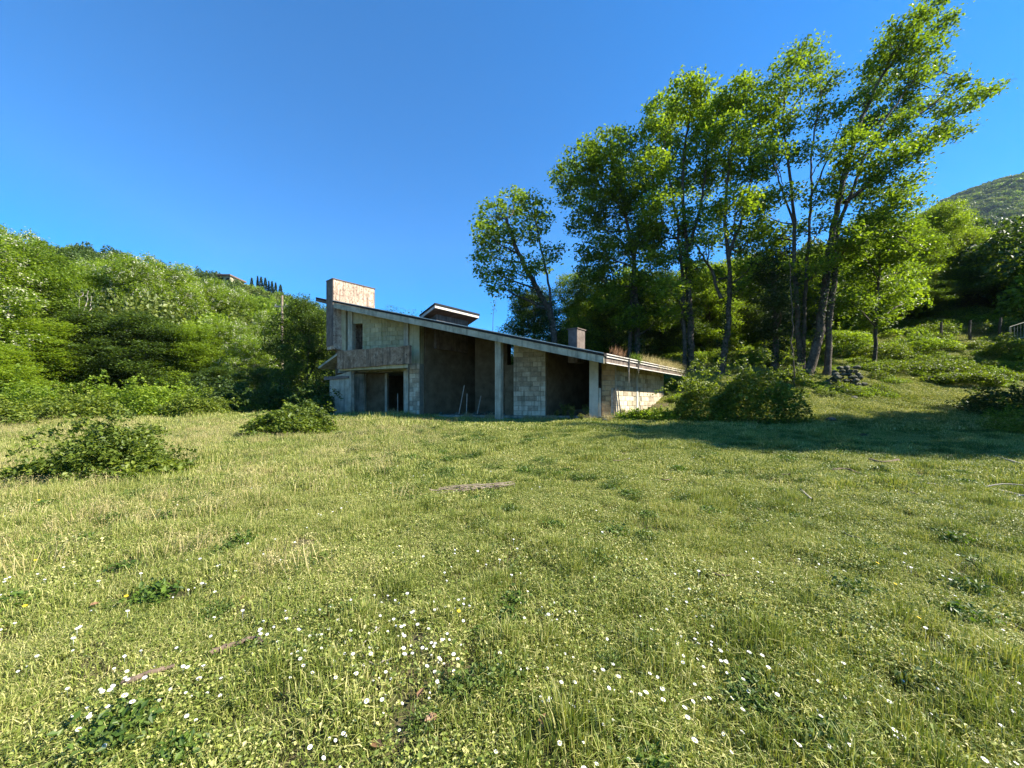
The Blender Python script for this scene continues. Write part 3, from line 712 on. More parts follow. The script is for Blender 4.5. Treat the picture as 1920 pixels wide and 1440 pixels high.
px_tree('tall_tree', 26.5, [([(1350, 700), (1362, 640), (1368, 560), (1366, 480), (1360, 410), (1368, 300), (1385, 210)], .30, .05), ([(1352, 560), (1330, 500), (1305, 460)], .14, .06), ([(1366, 480), (1395, 400), (1415, 300), (1425, 220)], .15, .04)],
    [(1380,180,34),(1350,215,34),(1412,182,32),(1440,205,24),(1365,262,40),(1415,250,38),(1395,315,38),(1345,320,32),(1432,310,28),(1380,385,34),(1340,400,24),(1415,385,24),(1445,260,22),(1375,440,22),(1330,450,22),(1400,460,24),(1425,440,22),(1345,520,20),(1395,540,24),(1410,500,20)],
    'tall tree with a bright crown and a forked trunk, second right of the roof end', 'leaf_bright', dens=1.25, leaf=.22, spread=.28, group=TALL, tipfrac=.06, ivy=[(1352, 700, 1368, 520, .25, 700)])
px_tree('slender_tree', 26.0, [([(1502, 700), (1496, 600), (1489, 500), (1488, 400), (1478, 300), (1468, 210), (1480, 120)], .24, .03), ([(1506, 700), (1508, 600), (1514, 480), (1520, 380), (1524, 280), (1540, 170)], .20, .03), ([(1489, 420), (1460, 340), (1445, 280)], .09, .03), ([(1520, 370), (1550, 300), (1575, 240)], .09, .03)],
    [(1500,98,22),(1476,128,24),(1530,118,22),(1462,165,20),(1552,158,22),(1505,165,20),(1540,215,24),(1480,228,22),(1575,205,16),(1448,285,20),(1500,290,22),(1550,285,20),(1440,370,22),(1475,360,20),(1540,360,26),(1570,325,18),(1505,430,20),(1425,430,20),(1545,420,18),(1450,470,22),(1590,250,14),(1470,440,20),(1520,480,22),(1540,500,20),(1430,400,20)],
    'slender open-crowned tree with twin thin trunks, left of the big leaning tree', 'leaf_mid', dens=1.0, leaf=.20, group=TALL, tipfrac=.5, extra=0, shrink=1.0, spread=.30, ivy=[(1500, 690, 1495, 480, .2, 700)], rl=.06)
px_tree('leaning_tree', 25.5, [([(1512, 700), (1536, 620), (1550, 520), (1562, 430), (1582, 340), (1610, 240), (1660, 130), (1715, 40)], .40, .05),
        ([(1550, 690), (1556, 600), (1566, 500), (1572, 430), (1600, 350), (1640, 260), (1690, 180)], .28, .05),
        ([(1585, 380), (1640, 335), (1705, 285), (1770, 235), (1860, 168)], .14, .02), ([(1612, 300), (1680, 245), (1760, 190), (1840, 150)], .10, .02), ([(1570, 430), (1620, 428), (1680, 440), (1720, 470)], .09, .03)],
    [(1745,15,24),(1705,48,26),(1762,52,22),(1680,88,26),(1722,98,30),(1650,118,26),(1700,145,30),(1750,128,20),(1640,165,28),(1685,195,30),(1612,190,20),(1622,235,32),(1668,245,30),(1738,205,20),(1788,155,18),(1792,200,22),(1832,185,18),(1862,165,14),(1740,255,24),(1792,245,20),(1600,285,28),(1648,310,34),(1705,295,26),(1700,340,20),(1600,360,28),(1650,380,34),(1690,385,26),(1622,425,26),(1600,440,22),(1660,430,26),(1580,480,20),(1700,420,22),(1640,470,22)],
    'very tall tree leaning right with wispy upper branches, tallest of all', 'leaf_mid', dens=1.2, leaf=.20, group=TALL, tipfrac=.45, extra=0, shrink=1.05, spread=.29, rl=.07, ivy=[(1530, 640, 1552, 480, .28, 900), (1556, 600, 1570, 430, .2, 700)])
px_tree('ivy_tree', 27.5, [([(1452, 700), (1455, 600), (1450, 500)], .32, .1)],
    [(1455,470,30),(1440,505,28),(1468,520,28),(1450,555,30),(1470,590,26),(1445,620,24),(1462,650,18),(1425,530,22)],
    'short dark ivy-covered tree just left of the slender twin trunks', 'leaf_ivy', dens=1.3, leaf=.18, ivy=[(1452, 700, 1455, 560, .4, 2200)])
px_tree('pale_tree', 27.5, [([(1640, 690), (1642, 600), (1650, 500), (1645, 440)], .18, .05)],
    [(1632,425,30),(1675,440,28),(1700,465,22),(1605,465,28),(1650,480,36),(1695,510,28),(1618,525,32),(1665,545,34),(1600,570,26),(1640,590,28),(1690,575,22)],
    'pale soft-leaved young tree right of the leaning trunk', 'leaf_mid', tip='leaf_tip', dens=.9, leaf=.18, spread=.34, tipfrac=.5)
px_tree('thin_sapling', 23, [([(1492, 700), (1486, 640), (1484, 560), (1480, 480)], .06, .02)], [(1484,500,9)],
    'thin bare-stemmed sapling in front of the twin trunks', 'leaf_mid', dens=.5)

# generic trees, one of each kind built once and then copied
def gen_tree(kind, H=12.0, W=8.0, mats=None, bark='bark', leaf=.165, dens=1.0, nclump=32, low=.12, blossom=0.0, tipfrac=0.0, shape='round', spread=.29):
    cl = []
    for k in range(nclump):
        h = low + (1 - low) * ((k + .5) / nclump)
        if shape == 'round': w = math.sqrt(max(.05, 1 - (2 * (h - .5)) ** 2 * .85))
        else: w = (1 - h) ** .6 * 1.05 + .12
        a = k * 2.399 + rng.uniform(-.3, .3); rad = w * W / 2 * math.sqrt(rng.uniform(.15, 1)) * .82
        r = W * rng.uniform(.13, .19)
        cl.append((np.array([math.cos(a) * rad, math.sin(a) * rad, h * H - r * .5]), r))
    lean = rng.normal(0, .4, 2)
    T = [([np.array([0, 0, -.5]), np.array([lean[0] * .3, lean[1] * .3, H * .3]), np.array([lean[0], lean[1], H * .6]), np.array([lean[0] * 1.2, lean[1] * 1.4, H * .88])], .022 * H, .04),
         ([np.array([lean[0] * .3, lean[1] * .3, H * .25]), np.array([1.0, .6, H * .5]), np.array([1.6, .8, H * .7])], .012 * H, .03)]
    tm = limb_mesh('trunk', T, cl, .08, 2)
    cm = crown_mesh('crown', cl, leaf, dens, spread, blossom=blossom, tipfrac=tipfrac)
    tm.materials.append(M[bark])
    for m in mats: cm.materials.append(M[m])
    return tm, cm, H, W
KINDS = {
 'round':   gen_tree('round', mats=['leaf_mid', 'leaf_bright'], tipfrac=.2, dens=1.0),
 'dark':    gen_tree('dark', mats=['leaf_dark', 'leaf_mid'], tipfrac=.15, dens=1.05),
 'bright':  gen_tree('bright', mats=['leaf_bright', 'leaf_mid'], tipfrac=.2, dens=1.0, low=.1),
 'acacia':  gen_tree('acacia', mats=['leaf_bright', 'blossom'], blossom=.26, leaf=.17, dens=.8, bark='greywood', spread=.30, low=.2),
 'yellow':  gen_tree('yellow', mats=['leaf_yellow', 'leaf_bright'], tipfrac=.3, dens=.95),
}
def put_tree(kind, name, px, D, top, wpx, label, group=None, spin=None, sink=0.0):
    tm, cm, H, W = KINDS[kind]
    x, y = UR(px) * D, D; zg = float(ground_z(x, y)) - sink
    ztop = EYE + (HY - top) / F_PX * D
    o = empty(name, (x, y, zg), label, 'tree', group)
    sz = max(1.5, ztop - zg) / H; sx = wpx / F_PX * D / W
    o.scale = (sx, sx, sz); o.rotation_euler = (0, 0, rng.uniform(0, 6.28) if spin is None else spin)
    a = bpy.data.objects.new('trunk', tm); b = bpy.data.objects.new('crown', cm)
    for c in (a, b): C.objects.link(c); c.parent = o
    return o
LW = 'trees along the left edge of the meadow'
for t in [
 ('acacia','locust_tree', -70, 25, 425, 260, 'large blossoming tree cut by the left edge of the photo'),
 ('round','broadleaf_tree', 40, 30, 455, 190, 'tall green tree at far left under the hill'),
 ('acacia','locust_tree', 20, 33, 430, 130, 'blossoming tree whose tip stands highest at the left edge'),
 ('round','broadleaf_tree', 130, 38, 505, 150, 'mid green tree with pale bare branches beside it, far left wood'),
 ('acacia','locust_tree', 205, 44, 500, 140, 'blossoming tree below the wooded hilltop'),
 ('acacia','locust_tree', 250, 40, 478, 140, 'tallest white-blossomed tree of the left wood'),
 ('acacia','locust_tree', 315, 42, 500, 130, 'white-blossomed tree right of the tallest blossoming one'),
 ('acacia','locust_tree', 375, 46, 525, 120, 'white-blossomed tree below the hillside villa on its left'),
 ('acacia','locust_tree', 430, 47, 540, 110, 'white-blossomed tree directly below the villa'),
 ('round','broadleaf_tree', 478, 48, 560, 90, 'green tree below the cypresses'),
 ('acacia','locust_tree', 505, 40, 590, 90, 'small blossoming tree left of the utility pole'),
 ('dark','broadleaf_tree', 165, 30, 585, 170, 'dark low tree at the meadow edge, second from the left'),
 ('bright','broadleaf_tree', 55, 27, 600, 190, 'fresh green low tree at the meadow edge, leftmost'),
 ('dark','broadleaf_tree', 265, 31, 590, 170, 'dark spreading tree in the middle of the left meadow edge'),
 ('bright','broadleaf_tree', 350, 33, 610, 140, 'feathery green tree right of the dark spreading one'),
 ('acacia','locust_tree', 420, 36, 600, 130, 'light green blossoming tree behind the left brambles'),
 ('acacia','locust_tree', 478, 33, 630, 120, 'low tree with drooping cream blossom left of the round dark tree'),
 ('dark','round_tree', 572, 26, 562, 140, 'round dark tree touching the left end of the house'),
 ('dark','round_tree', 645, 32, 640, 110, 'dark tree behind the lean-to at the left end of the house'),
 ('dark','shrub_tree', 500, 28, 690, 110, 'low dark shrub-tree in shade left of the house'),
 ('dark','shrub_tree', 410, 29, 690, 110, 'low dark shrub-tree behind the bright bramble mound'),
 ('bright','broadleaf_tree', -40, 22, 640, 190, 'leafy green shrub-tree cut by the left edge of the photo'),
 ]:
    put_tree(t[0], t[1], *t[2:6], t[6], LW)
UW = 'undergrowth trees behind the tall trees'
for t in [
 ('dark','understorey_tree', 1000, 33, 540, 140, 'dark green bushy tree behind the roof, below the lone leaning tree'),
 ('round','understorey_tree', 1090, 33, 510, 130, 'brighter bushy tree behind the small chimney'),
 ('dark','understorey_tree', 1160, 33, 530, 150, 'dark bushy tree behind the dense tree trunks'),
 ('dark','understorey_tree', 1240, 34, 510, 140, 'dark bushy tree between the roof end and the bright crown'),
 ('bright','understorey_tree', 1330, 35, 490, 130, 'light green bushy tree seen between the bright crown trunks'),
 ('dark','understorey_tree', 1400, 36, 485, 130, 'dark bushy tree left of the ivy-covered tree'),
 ('round','understorey_tree', 1530, 37, 475, 130, 'green bushy tree behind the twin trunks'),
 ('dark','understorey_tree', 1590, 38, 500, 130, 'dark bushy tree behind the leaning trunk'),
 ('bright','understorey_tree', 1300, 42, 560, 170, 'far light green tree deep between the trunks'),
 ('round','understorey_tree', 1450, 44, 500, 170, 'far green tree behind the ivy-covered one'),
 ('bright','understorey_tree', 1110, 40, 560, 150, 'light green tree far behind the chimney'),
 ('yellow','understorey_tree', 1760, 42, 385, 130, 'yellow-green tree lit brightly below the far mountain'),
 ('round','understorey_tree', 1700, 40, 430, 120, 'green tree left of the yellow-green one'),
 ('acacia','understorey_tree', 1825, 46, 462, 130, 'soft green tree right of the yellow-green one'),
 ('round','understorey_tree', 1900, 44, 470, 130, 'green tree at the right edge below the mountain'),
 ('dark','understorey_tree', 2010, 36, 440, 150, 'tall dark tree cut by the right edge of the photo'),
 ('dark','understorey_tree', 1690, 37, 530, 130, 'low dark tree in the shade under the pale young tree'),
 ('dark','understorey_tree', 1770, 38, 510, 150, 'low dark tree behind the wire fence'),
 ('dark','understorey_tree', 1860, 37, 520, 150, 'broad dark tree overhanging the wire fence'),
 ('bright','understorey_tree', 1650, 42, 480, 120, 'bright tree seen through the pale young tree'),
 ]:
    put_tree(t[0], t[1], *t[2:6], t[6], UW)
# trees beyond the right edge of the frame: they throw the long shade over the right of the meadow
def off_tree(kind, x, y, H, W, label):
    tm, cm, H0, W0 = KINDS[kind]
    o = empty('shade_tree', (x, y, float(ground_z(x, y))), label, 'tree', 'trees beyond the right edge')
    o.scale = (W / W0, W / W0, H / H0); o.rotation_euler = (0, 0, rng.uniform(0, 6))
    for n_, me in (('trunk', tm), ('crown', cm)):
        c = bpy.data.objects.new(n_, me); C.objects.link(c); c.parent = o
for x, y, H, W, k in [(18.0, 8.8, 11.5, 3.4, 'dark'), (21.0, 10.4, 15, 4.6, 'acacia'), (24, 12.0, 18, 6, 'acacia'), (27, 13.4, 17, 6, 'acacia'), (23, 14.2, 12, 5, 'acacia'), (29, 15.2, 13, 6, 'dark'), (30, 17.6, 8, 5, 'dark'), (31, 12.2, 19, 6, 'round')]:
    off_tree(k, x, y, H, W, 'broadleaf tree past the right edge of the photo, casting shade on the meadow')

# ------------------------------------------------------------------ far woods, hill, mountain
def blob_proto(r, n, leaf, flat=.8, lump=.3):
    d = unit(n); d[:, 2] = np.abs(d[:, 2]) * 1.0 - .15
    f = 1 + lump * (fbm(d[:, 0] * 2.2 + 7, d[:, 1] * 2.2 + d[:, 2] * 1.9 + 3, 2) - .5) * 2
    rad = (.62 + .38 * rng.random(n) ** .5) * f
    c = d * rad[:, None] * [r, r, r * flat * 1.25]
    V, F = leaves(c, leaf, leaf * .75, up=.35)
    return np_mesh('crown_clump', V, F)
hill_col = proto_collection('hill_crown', [blob_proto(3.4, 6000, .25), blob_proto(3.0, 5200, .23, 1.1), blob_proto(3.8, 6800, .26, .7), blob_proto(2.8, 4600, .24, 1.2)],
                            [M['leaf_hill'], M['leaf_mid'], M['leaf_bright'], M['leaf_dark']])
def polar_pts(px0, px1, r0, r1, n, p=1.0):
    th = np.arctan2((np.array([px0, px1]) - CX), F_PX); t = rng.uniform(th[0], th[1], n)
    r = np.sqrt(r0**2 + (r1**2 - r0**2) * rng.random(n) ** p)
    return r * np.sin(t), r * np.cos(t)
def far_wood(name, px0, px1, r0, r1, n, label, s0=.8, s1=1.5, sink=.3, bias=(.45,.2,.2,.15)):
    x, y = polar_pts(px0, px1, r0, r1, n); z = ground_z(x, y)
    sc_ = rng.uniform(s0, s1, n)
    nz = fbm(x * .05, y * .05, 2); idx = rng.choice(4, n, p=bias); idx = np.where((nz > .58) & (rng.random(n) < .6), 2, idx); idx = np.where((nz < .4) & (rng.random(n) < .5), 3, idx)
    rot = np.column_stack([rng.normal(0, .15, n), rng.normal(0, .15, n), rng.uniform(0, 6.28, n)])
    return scatter(name, hill_col, np.column_stack([x, y, z + 1.5 * sc_]), rot, np.column_stack([sc_, sc_, sc_ * rng.uniform(.9, 1.5, n)]), idx, label, 'woods')
far_wood('hillside_woods', -900, 640, 48, 210, 2600, 'dense green wood covering the hill on the left')
far_wood('bank_woods', 1120, 2700, 50, 200, 1900, 'green wood rising behind the tall trees on the right')
far_wood('valley_woods', 640, 1120, 50, 120, 260, 'green wood low behind the house', .7, 1.1)

# mountain
MT, ME = prof([(1300, 560), (1450, 520), (1578, 478), (1665, 436), (1755, 380), (1790, 358), (1840, 338), (1880, 326), (1920, 322), (2100, 300), (2500, 350), (3200, 520), (4000, 650)])
def mount_z(x, y):
    r = np.hypot(x, y); th = np.arctan2(x, y); el = np.interp(th, MT, ME)
    t = np.clip((r - 450) / 900, 0, 1.35)
    top = EYE + el * 1350
    z = 30 + (top - 30) * np.where(t < 1, t ** 1.15, 1 - (t - 1) * .8)
    return z + (fbm(x * .008, y * .008, 4) - .5) * 60 * smooth(t, .05, .5) * np.clip((1.35 - t) * 3, .0, 1) 
ths = np.linspace(np.arctan2(1150 - CX, F_PX), np.arctan2(4200 - CX, F_PX), 240); rs = np.linspace(430, 1660, 120)
R2, T2 = np.meshgrid(rs, ths, indexing='ij'); mx_, my_ = (R2 * np.sin(T2)).ravel(), (R2 * np.cos(T2)).ravel()
mz_ = mount_z(mx_, my_); mz_[R2.ravel() < 440] = -60
mz_ = np.where(R2.ravel() > 1650, -60, mz_)
i, j = np.meshgrid(np.arange(119), np.arange(239), indexing='ij'); i = i.ravel(); j = j.ravel()
mo = link('mountain', np_mesh('mountain', np.column_stack([mx_, my_, mz_]), np.column_stack([i*240+j, i*240+j+1, (i+1)*240+j+1, (i+1)*240+j]), True), M['soil']); mo['kind'] = 'structure'
mcol = proto_collection('mountain_crown', [blob_proto(7, 500, 2.0), blob_proto(6, 420, 1.8, 1.2), blob_proto(8, 520, 2.1, .7)], [M['leaf_hill'], M['leaf_dark'], M['leaf_mid']])
n = 6500; x, y = polar_pts(1500, 2150, 620, 1420, n, .8); z = mount_z(x, y); sc_ = rng.uniform(.7, 1.4, n)
scatter('mountain_woods', mcol, np.column_stack([x, y, z + 2]), np.column_stack([rng.normal(0,.1,n), rng.normal(0,.1,n), rng.uniform(0, 6.28, n)]), np.column_stack([sc_]*3), rng.choice(3, n, p=[.6,.2,.2]), 'hazy green forest on the far mountain', 'forest')

# villa, cypresses, utility pole, bare tree on the left hill
def hill_base(px, D): 
    x = UR(px) * D; return np.array([x, D, float(ground_z(x, D))])
vD = 118.0; vb = hill_base(416, vD); va, vz = P(399, 531, vD), EYE + (HY - 516) / F_PX * vD
villa = empty('villa', (vb[0], vD, vz - 4.5), 'cream flat-roofed villa on the left hill skyline beside the cypresses', 'villa')
W2 = 32 / F_PX * vD
def box(mb, x0, x1, y0, y1, z0, z1): return mb.prism([(x0, y0, z0), (x1, y0, z0), (x1, y1, z0), (x0, y1, z0)], (0, 0, z1 - z0))
box(MB(), -W2/2, W2/2, 0, 6, 0, 4.2).build('wall', M['plaster'], villa)
box(MB(), -W2/2 - .8, W2/2 + .4, -.8, 6.6, 4.2, 4.6).build('roof', M['soffit'], villa)
for k in range(3): box(MB(), -2.4 + k * 1.9, -1.5 + k * 1.9, -.06, .04, 2.4, 3.7).build('window', M['membrane'], villa)
def cypress(px, top, w, D, label):
    b = hill_base(px, D); zt = EYE + (HY - top) / F_PX * D; H = max(5.0, zt - b[2]); b[2] = zt - H; R_ = w / F_PX * D / 2
    n = 1500; h = rng.random(n) ** .8; a = rng.uniform(0, 6.28, n); rr = R_ * np.sin(np.clip(h * .93 + .07, 0, 1) * math.pi) ** .6 * rng.uniform(.7, 1.1, n)
    V, F = leaves(np.column_stack([np.cos(a) * rr, np.sin(a) * rr, h * H]), .5, .22, up=.1)
    o = empty('cypress', b, label, 'cypress', 'cypresses on the hill skyline')
    link('crown', np_mesh('crown', V, F), M['leaf_ivy'], o)
    V, F = tube([(0, 0, -1), (0, 0, H * .8)], [.2, .05], 5); link('trunk', np_mesh('trunk', V, F), M['bark'], o)
for px_, tp, w_, lab in [(483, 518, 5, 'leftmost thin dark cypress on the hill'), (489.5, 519, 8, 'broad cypress, second from the left of the row'), (497.5, 521, 8, 'broad cypress, third from the left of the row'),
      (504, 527, 4, 'thin cypress in the middle of the row'), (510, 527, 7, 'cypress right of the thin middle one'), (517, 530, 6, 'cypress near the right end of the row'), (526, 534, 9, 'lowest and widest cypress at the right end of the row'), (472, 521, 7, 'short round-topped cypress left of the row')]:
    cypress(px_, tp, w_, 145.0, lab)
pb = hill_base(529, 36); pole = empty('utility_pole', pb, 'weathered utility pole with a crossarm rising from the left wood near the house', 'utility pole')
zt = EYE + (HY - 554) / F_PX * 36 - pb[2]
V, F = tube([(0, 0, -.5), (0, 0, zt)], [.14, .09], 8); link('pole', np_mesh('pole', V, F), M['wood'], pole)
box(MB(), -.7, .7, -.06, .06, zt - 1.1, zt - .98).build('crossarm', M['greywood'], pole)
for dx in (-.62, 0.35, .62): V, F = tube([(dx, 0, zt - .98), (dx, 0, zt - .8)], [.04, .04], 6); link('insulator', np_mesh('insulator', V, F), M['pale'], pole)
bb = hill_base(150, 31); bt = empty('bare_tree', bb, 'pale leafless tree standing out of the left wood', 'tree')
A_ = Acc(); loc_ = lambda x, y: P(x, y, 31) - bb
for pts, r0 in [([(150, 700), (148, 600), (140, 575), (126, 548)], .10), ([(149, 600), (158, 578), (166, 545)], .07), ([(152, 590), (168, 585), (171, 555)], .06), ([(145, 585), (150, 560), (155, 548)], .05)]:
    c = curve([loc_(*p) for p in pts], 4, .05); A_.add(*tube(c, np.linspace(r0, .02, len(c)), 5))
link('trunk', A_.mesh('trunk', True), M['greywood'], bt)

# ------------------------------------------------------------------ ground cover
def blades(n, R, h0, h1, w, lean=.5, clump=False, base=0.0, curl=.5):
    a = rng.uniform(0, 6.283, n); rr = R * np.sqrt(rng.random(n))
    if clump: rr = R * rng.random(n) ** 1.2
    x, y = np.cos(a) * rr, np.sin(a) * rr
    H = rng.uniform(h0, h1, n) * (1 - .35 * (rr / R) ** 2)
    ld = rng.uniform(0, 6.283, n) if not clump else a + rng.normal(0, .7, n)
    lm = np.abs(rng.normal(0, lean, n)) * H
    lx, ly = np.cos(ld) * lm, np.sin(ld) * lm
    wd = rng.uniform(0, 6.283, n); wx, wy = np.cos(wd) * w / 2, np.sin(wd) * w / 2
    V = np.empty((n, 5, 3))
    V[:, 0] = np.column_stack([x - wx, y - wy, np.full(n, base - .01)]); V[:, 1] = np.column_stack([x + wx, y + wy, np.full(n, base - .01)])
    V[:, 2] = np.column_stack([x + lx * .4 + wx * .8, y + ly * .4 + wy * .8, base + H * .62]); V[:, 3] = np.column_stack([x + lx * .4 - wx * .8, y + ly * .4 - wy * .8, base + H * .62])
    V[:, 4] = np.column_stack([x + lx * (1 + curl * .3), y + ly * (1 + curl * .3), base + H * (1 - .35 * np.clip(lm / H, 0, 1))])
    k = np.arange(n) * 5
    return V.reshape(-1, 3), np.column_stack([k, k + 1, k + 2, k + 3]), np.column_stack([k + 3, k + 2, k + 4])
def patch(parts):
    """parts: (V, quads, tris or None, material index)"""
    Vs, Q, T, mq, mt, n0 = [], [], [], [], [], 0
    for V, q, t, mi in parts:
        Vs.append(V); Q.append(q + n0); mq.append(np.full(len(q), mi))
        if t is not None: T.append(t + n0); mt.append(np.full(len(t), mi))
        n0 += len(V)
    me = np_mesh('grass_patch', np.concatenate(Vs), [np.concatenate(Q)] + ([np.concatenate(T)] if T else []))
    me.polygons.foreach_set('material_index', np.concatenate(mq + mt).astype(np.int32)); return me
def flatleaves(n, R, z0, z1, L, W=None):
    a = rng.uniform(0, 6.283, n); rr = R * np.sqrt(rng.random(n))
    c = np.column_stack([np.cos(a) * rr, np.sin(a) * rr, rng.uniform(z0, z1, n)])
    V, F = leaves(c, L, W or L * .8, up=1.6); return V, F, None
GM = [M['grass'], M['grass_dry'], M['clover'], M['grass_lush']]
def gpatch(R, k, hs, w):   # k = density factor; five looks: short turf, lush tuft, weedy, dry, straw-tall
    n = lambda v: int(v * k)
    P_ = []
    P_.append(patch([(*blades(n(430), R, .015*hs, .06*hs, w, 1.1), 0), (*blades(n(230), R, .02*hs, .07*hs, w, .9), 1), (*flatleaves(n(170), R, .008, .035*hs, .012*hs), 2), (*blades(n(90), R, .02*hs, .06*hs, w, .9), 3)]))
    P_.append(patch([(*blades(n(330), R * .8, .03*hs, .095*hs, w, .7, True), 3), (*blades(n(200), R, .03*hs, .09*hs, w, .9), 0), (*blades(n(60), R, .02*hs, .08*hs, w, .9), 1)]))
    P_.append(patch([(*blades(n(260), R, .015*hs, .065*hs, w, 1.0), 0), (*flatleaves(n(330), R, .01, .045*hs, .013*hs), 2), (*flatleaves(n(40), R, .012, .05*hs, .022*hs), 2), (*blades(n(200), R, .02*hs, .075*hs, w, .9), 1)]))
    P_.append(patch([(*blades(n(190), R, .015*hs, .06*hs, w, 1.1), 0), (*blades(n(420), R, .02*hs, .075*hs, w, 1.0), 1)]))
    P_.append(patch([(*blades(n(170), R, .05*hs, .15*hs, w * .7, .7), 1), (*blades(n(110), R, .02*hs, .07*hs, w, .9), 0), (*blades(n(380), R, .02*hs, .10*hs, w, .9), 1)]))
    return P_
near = proto_collection('near_patch', gpatch(.19, .72, 1.0, .0046) + gpatch(.19, .72, 1.05, .0042), [GM] * 10)
midp = proto_collection('mid_patch', gpatch(.36, 1.15, 1.15, .010) + gpatch(.36, 1.15, 1.2, .009), [GM] * 10)
farp = proto_collection('far_patch', gpatch(.8, 2.2, 1.5, .022) + gpatch(.8, 2.2, 1.6, .021), [GM] * 10)

# house footprint kept free of grass
foot = [WAL.a + WAL.u * WAL.t(612) + WAL.n * .30, WAL.a + WAL.u * WAL.t(1158) + WAL.n * .30]
foot += [foot[1] + VDIR * 7.8, foot[0] + VDIR * 7.8]
def inside(x, y, poly, m=0.0):
    r = np.ones(len(x), bool); c = sum(poly) / len(poly)
    for k in range(len(poly)):
        a, b = poly[k], poly[(k + 1) % len(poly)]; d = (b - a) / np.linalg.norm(b - a); nn = np.array([-d[1], d[0]])
        if np.dot(c - a, nn) < 0: nn = -nn
        r &= ((x - a[0]) * nn[0] + (y - a[1]) * nn[1]) > -m
    return r
def dryness(x, y):
    d = smooth(-x - .10 * y, .2, 4) * .50 + (fbm(x * .45 + 3, y * .45, 3) - .5) * 1.5 + .28
    d = d + .25 * smooth(y, 10, 17) * smooth(-x, -2, 5)
    return d
def grass_zone(name, col, y0, y1, dens, label, side=1.5, jit=0.12):
    area = (y1**2 - y0**2) * side + (y1 - y0) * 3.0
    n = int(area * dens); yy = np.sqrt(y0**2 + (y1**2 - y0**2) * rng.random(n)); xx = rng.uniform(-1, 1, n) * (side * yy + 1.2)
    keep = ~inside(xx, yy, foot, .15); xx, yy = xx[keep], yy[keep]; n = len(xx)
    d = dryness(xx, yy); u = fbm(xx * 1.1 + 40, yy * 1.1, 3); r = rng.random(n)
    idx = np.where(r < .42, 0, 2)
    idx = np.where((u > .54) & (r < .7), 1, idx)
    idx = np.where(d + rng.normal(0, .16, n) > .50, 3, idx)
    tall = (smooth(-xx - .12 * yy, .6, 3.2) * smooth(yy, 3, 6)) * .7 + .02
    idx = np.where((rng.random(n) < tall), 4, idx)
    idx = idx + 5 * (rng.random(n) < .5)
    u2 = .5 * fbm(xx * .8 + 90, yy * .8 + 7, 2) + .5 * fbm(xx * 3.3 + 9, yy * 3.3 + 77, 2)
    u = .45 * u + .55 * fbm(xx * 2.9 + 14, yy * 2.9 + 3, 2)
    s = rng.uniform(.75, 1.2, n) * (.8 + .5 * u2); sz = s * rng.uniform(.6, 1.5, n) * np.where(u > .60, 1.35, 1.0) * (.45 + 1.1 * u2)
    # bare spots
    bare = fbm(xx * 3.1 + 11, yy * 3.1 + 31, 2) > .72
    idx = np.where(bare, 3, idx); sz = np.where(bare, sz * .6, sz); n = len(xx)
    e = .12; zx = (ground_z(xx + e, yy) - ground_z(xx - e, yy)) / (2 * e); zy = (ground_z(xx, yy + e) - ground_z(xx, yy - e)) / (2 * e)
    nn = np.column_stack([-zx, -zy, np.ones(n)]); nn /= np.linalg.norm(nn, axis=1)[:, None]
    sp_ = rng.uniform(0, 6.283, n); t1 = np.column_stack([np.cos(sp_), np.sin(sp_), np.zeros(n)])
    t1 -= (t1 * nn).sum(1)[:, None] * nn; t1 /= np.linalg.norm(t1, axis=1)[:, None]; t2 = np.cross(nn, t1)
    rot = np.column_stack([np.arctan2(t2[:, 2], nn[:, 2]), -np.arcsin(np.clip(t1[:, 2], -1, 1)), np.arctan2(t1[:, 1], t1[:, 0])])
    return scatter(name, col, np.column_stack([xx, yy, ground_z(xx, yy)]), rot, np.column_stack([s, s, sz]), idx, label, 'grass')
grass_zone('foreground_grass', near, .7, 6.2, 42, 'short sunlit meadow grass with clover in the foreground')
grass_zone('meadow_grass', midp, 5.8, 14.5, 12, 'sunlit meadow grass between the foreground and the house')
grass_zone('bank_grass', farp, 13.8, 42, 2.9, 'yellow-green grass at the far end of the meadow and up the bank')

# dark weed tufts in the turf, tall dry stems on the left
def weedtuft(n, L, h):
    V, F = leaves(np.column_stack([rng.normal(0, .055, n), rng.normal(0, .055, n), rng.uniform(.01, h, n)]), L, L * .55, up=.8)
    return patch([(V, F, None, 0), (*blades(60, .10, .04, h * 1.5, .006, .7), 0)])
wtc = proto_collection('weed_tuft', [weedtuft(150, .026, .07), weedtuft(110, .034, .06), weedtuft(170, .020, .08)], [M['clover'], M['grass_lush'], M['clover']])
n = 2600; yy = np.sqrt(1.4**2 + (16**2 - 1.4**2) * rng.random(n)); xx = rng.uniform(-1, 1, n) * (1.45 * yy + .5)
k_ = fbm(xx * .9 + 70, yy * .9 + 20, 2) > .40; xx, yy = xx[k_], yy[k_]; n = len(xx); sc_ = rng.uniform(.35, 1.3, n) * (1 + .04 * yy)
scatter('weed_tufts', wtc, np.column_stack([xx, yy, ground_z(xx, yy)]), np.column_stack([np.zeros(n), np.zeros(n), rng.uniform(0, 6.28, n)]), np.column_stack([sc_, sc_, sc_ * rng.uniform(.6, 1.3, n)]), rng.choice(3, n), 'small dark weed tufts dotted over the meadow turf', 'weeds')
def drystems(n):
    V, q4, t3 = blades(n, .22, .14, .32, .005, .4); tips = V.reshape(-1, 5, 3)[:, 4]
    c = np.repeat(tips, 5, axis=0) + rng.normal(0, .022, (n * 5, 3)); lv, lf = leaves(c, .016, .007, up=0)
    return patch([(V, q4, t3, 0), (lv, lf, None, 1)])
dsc = proto_collection('dry_stems', [drystems(26) for _ in range(4)], [[M['grass_dry'], M['seedhead']]] * 4)
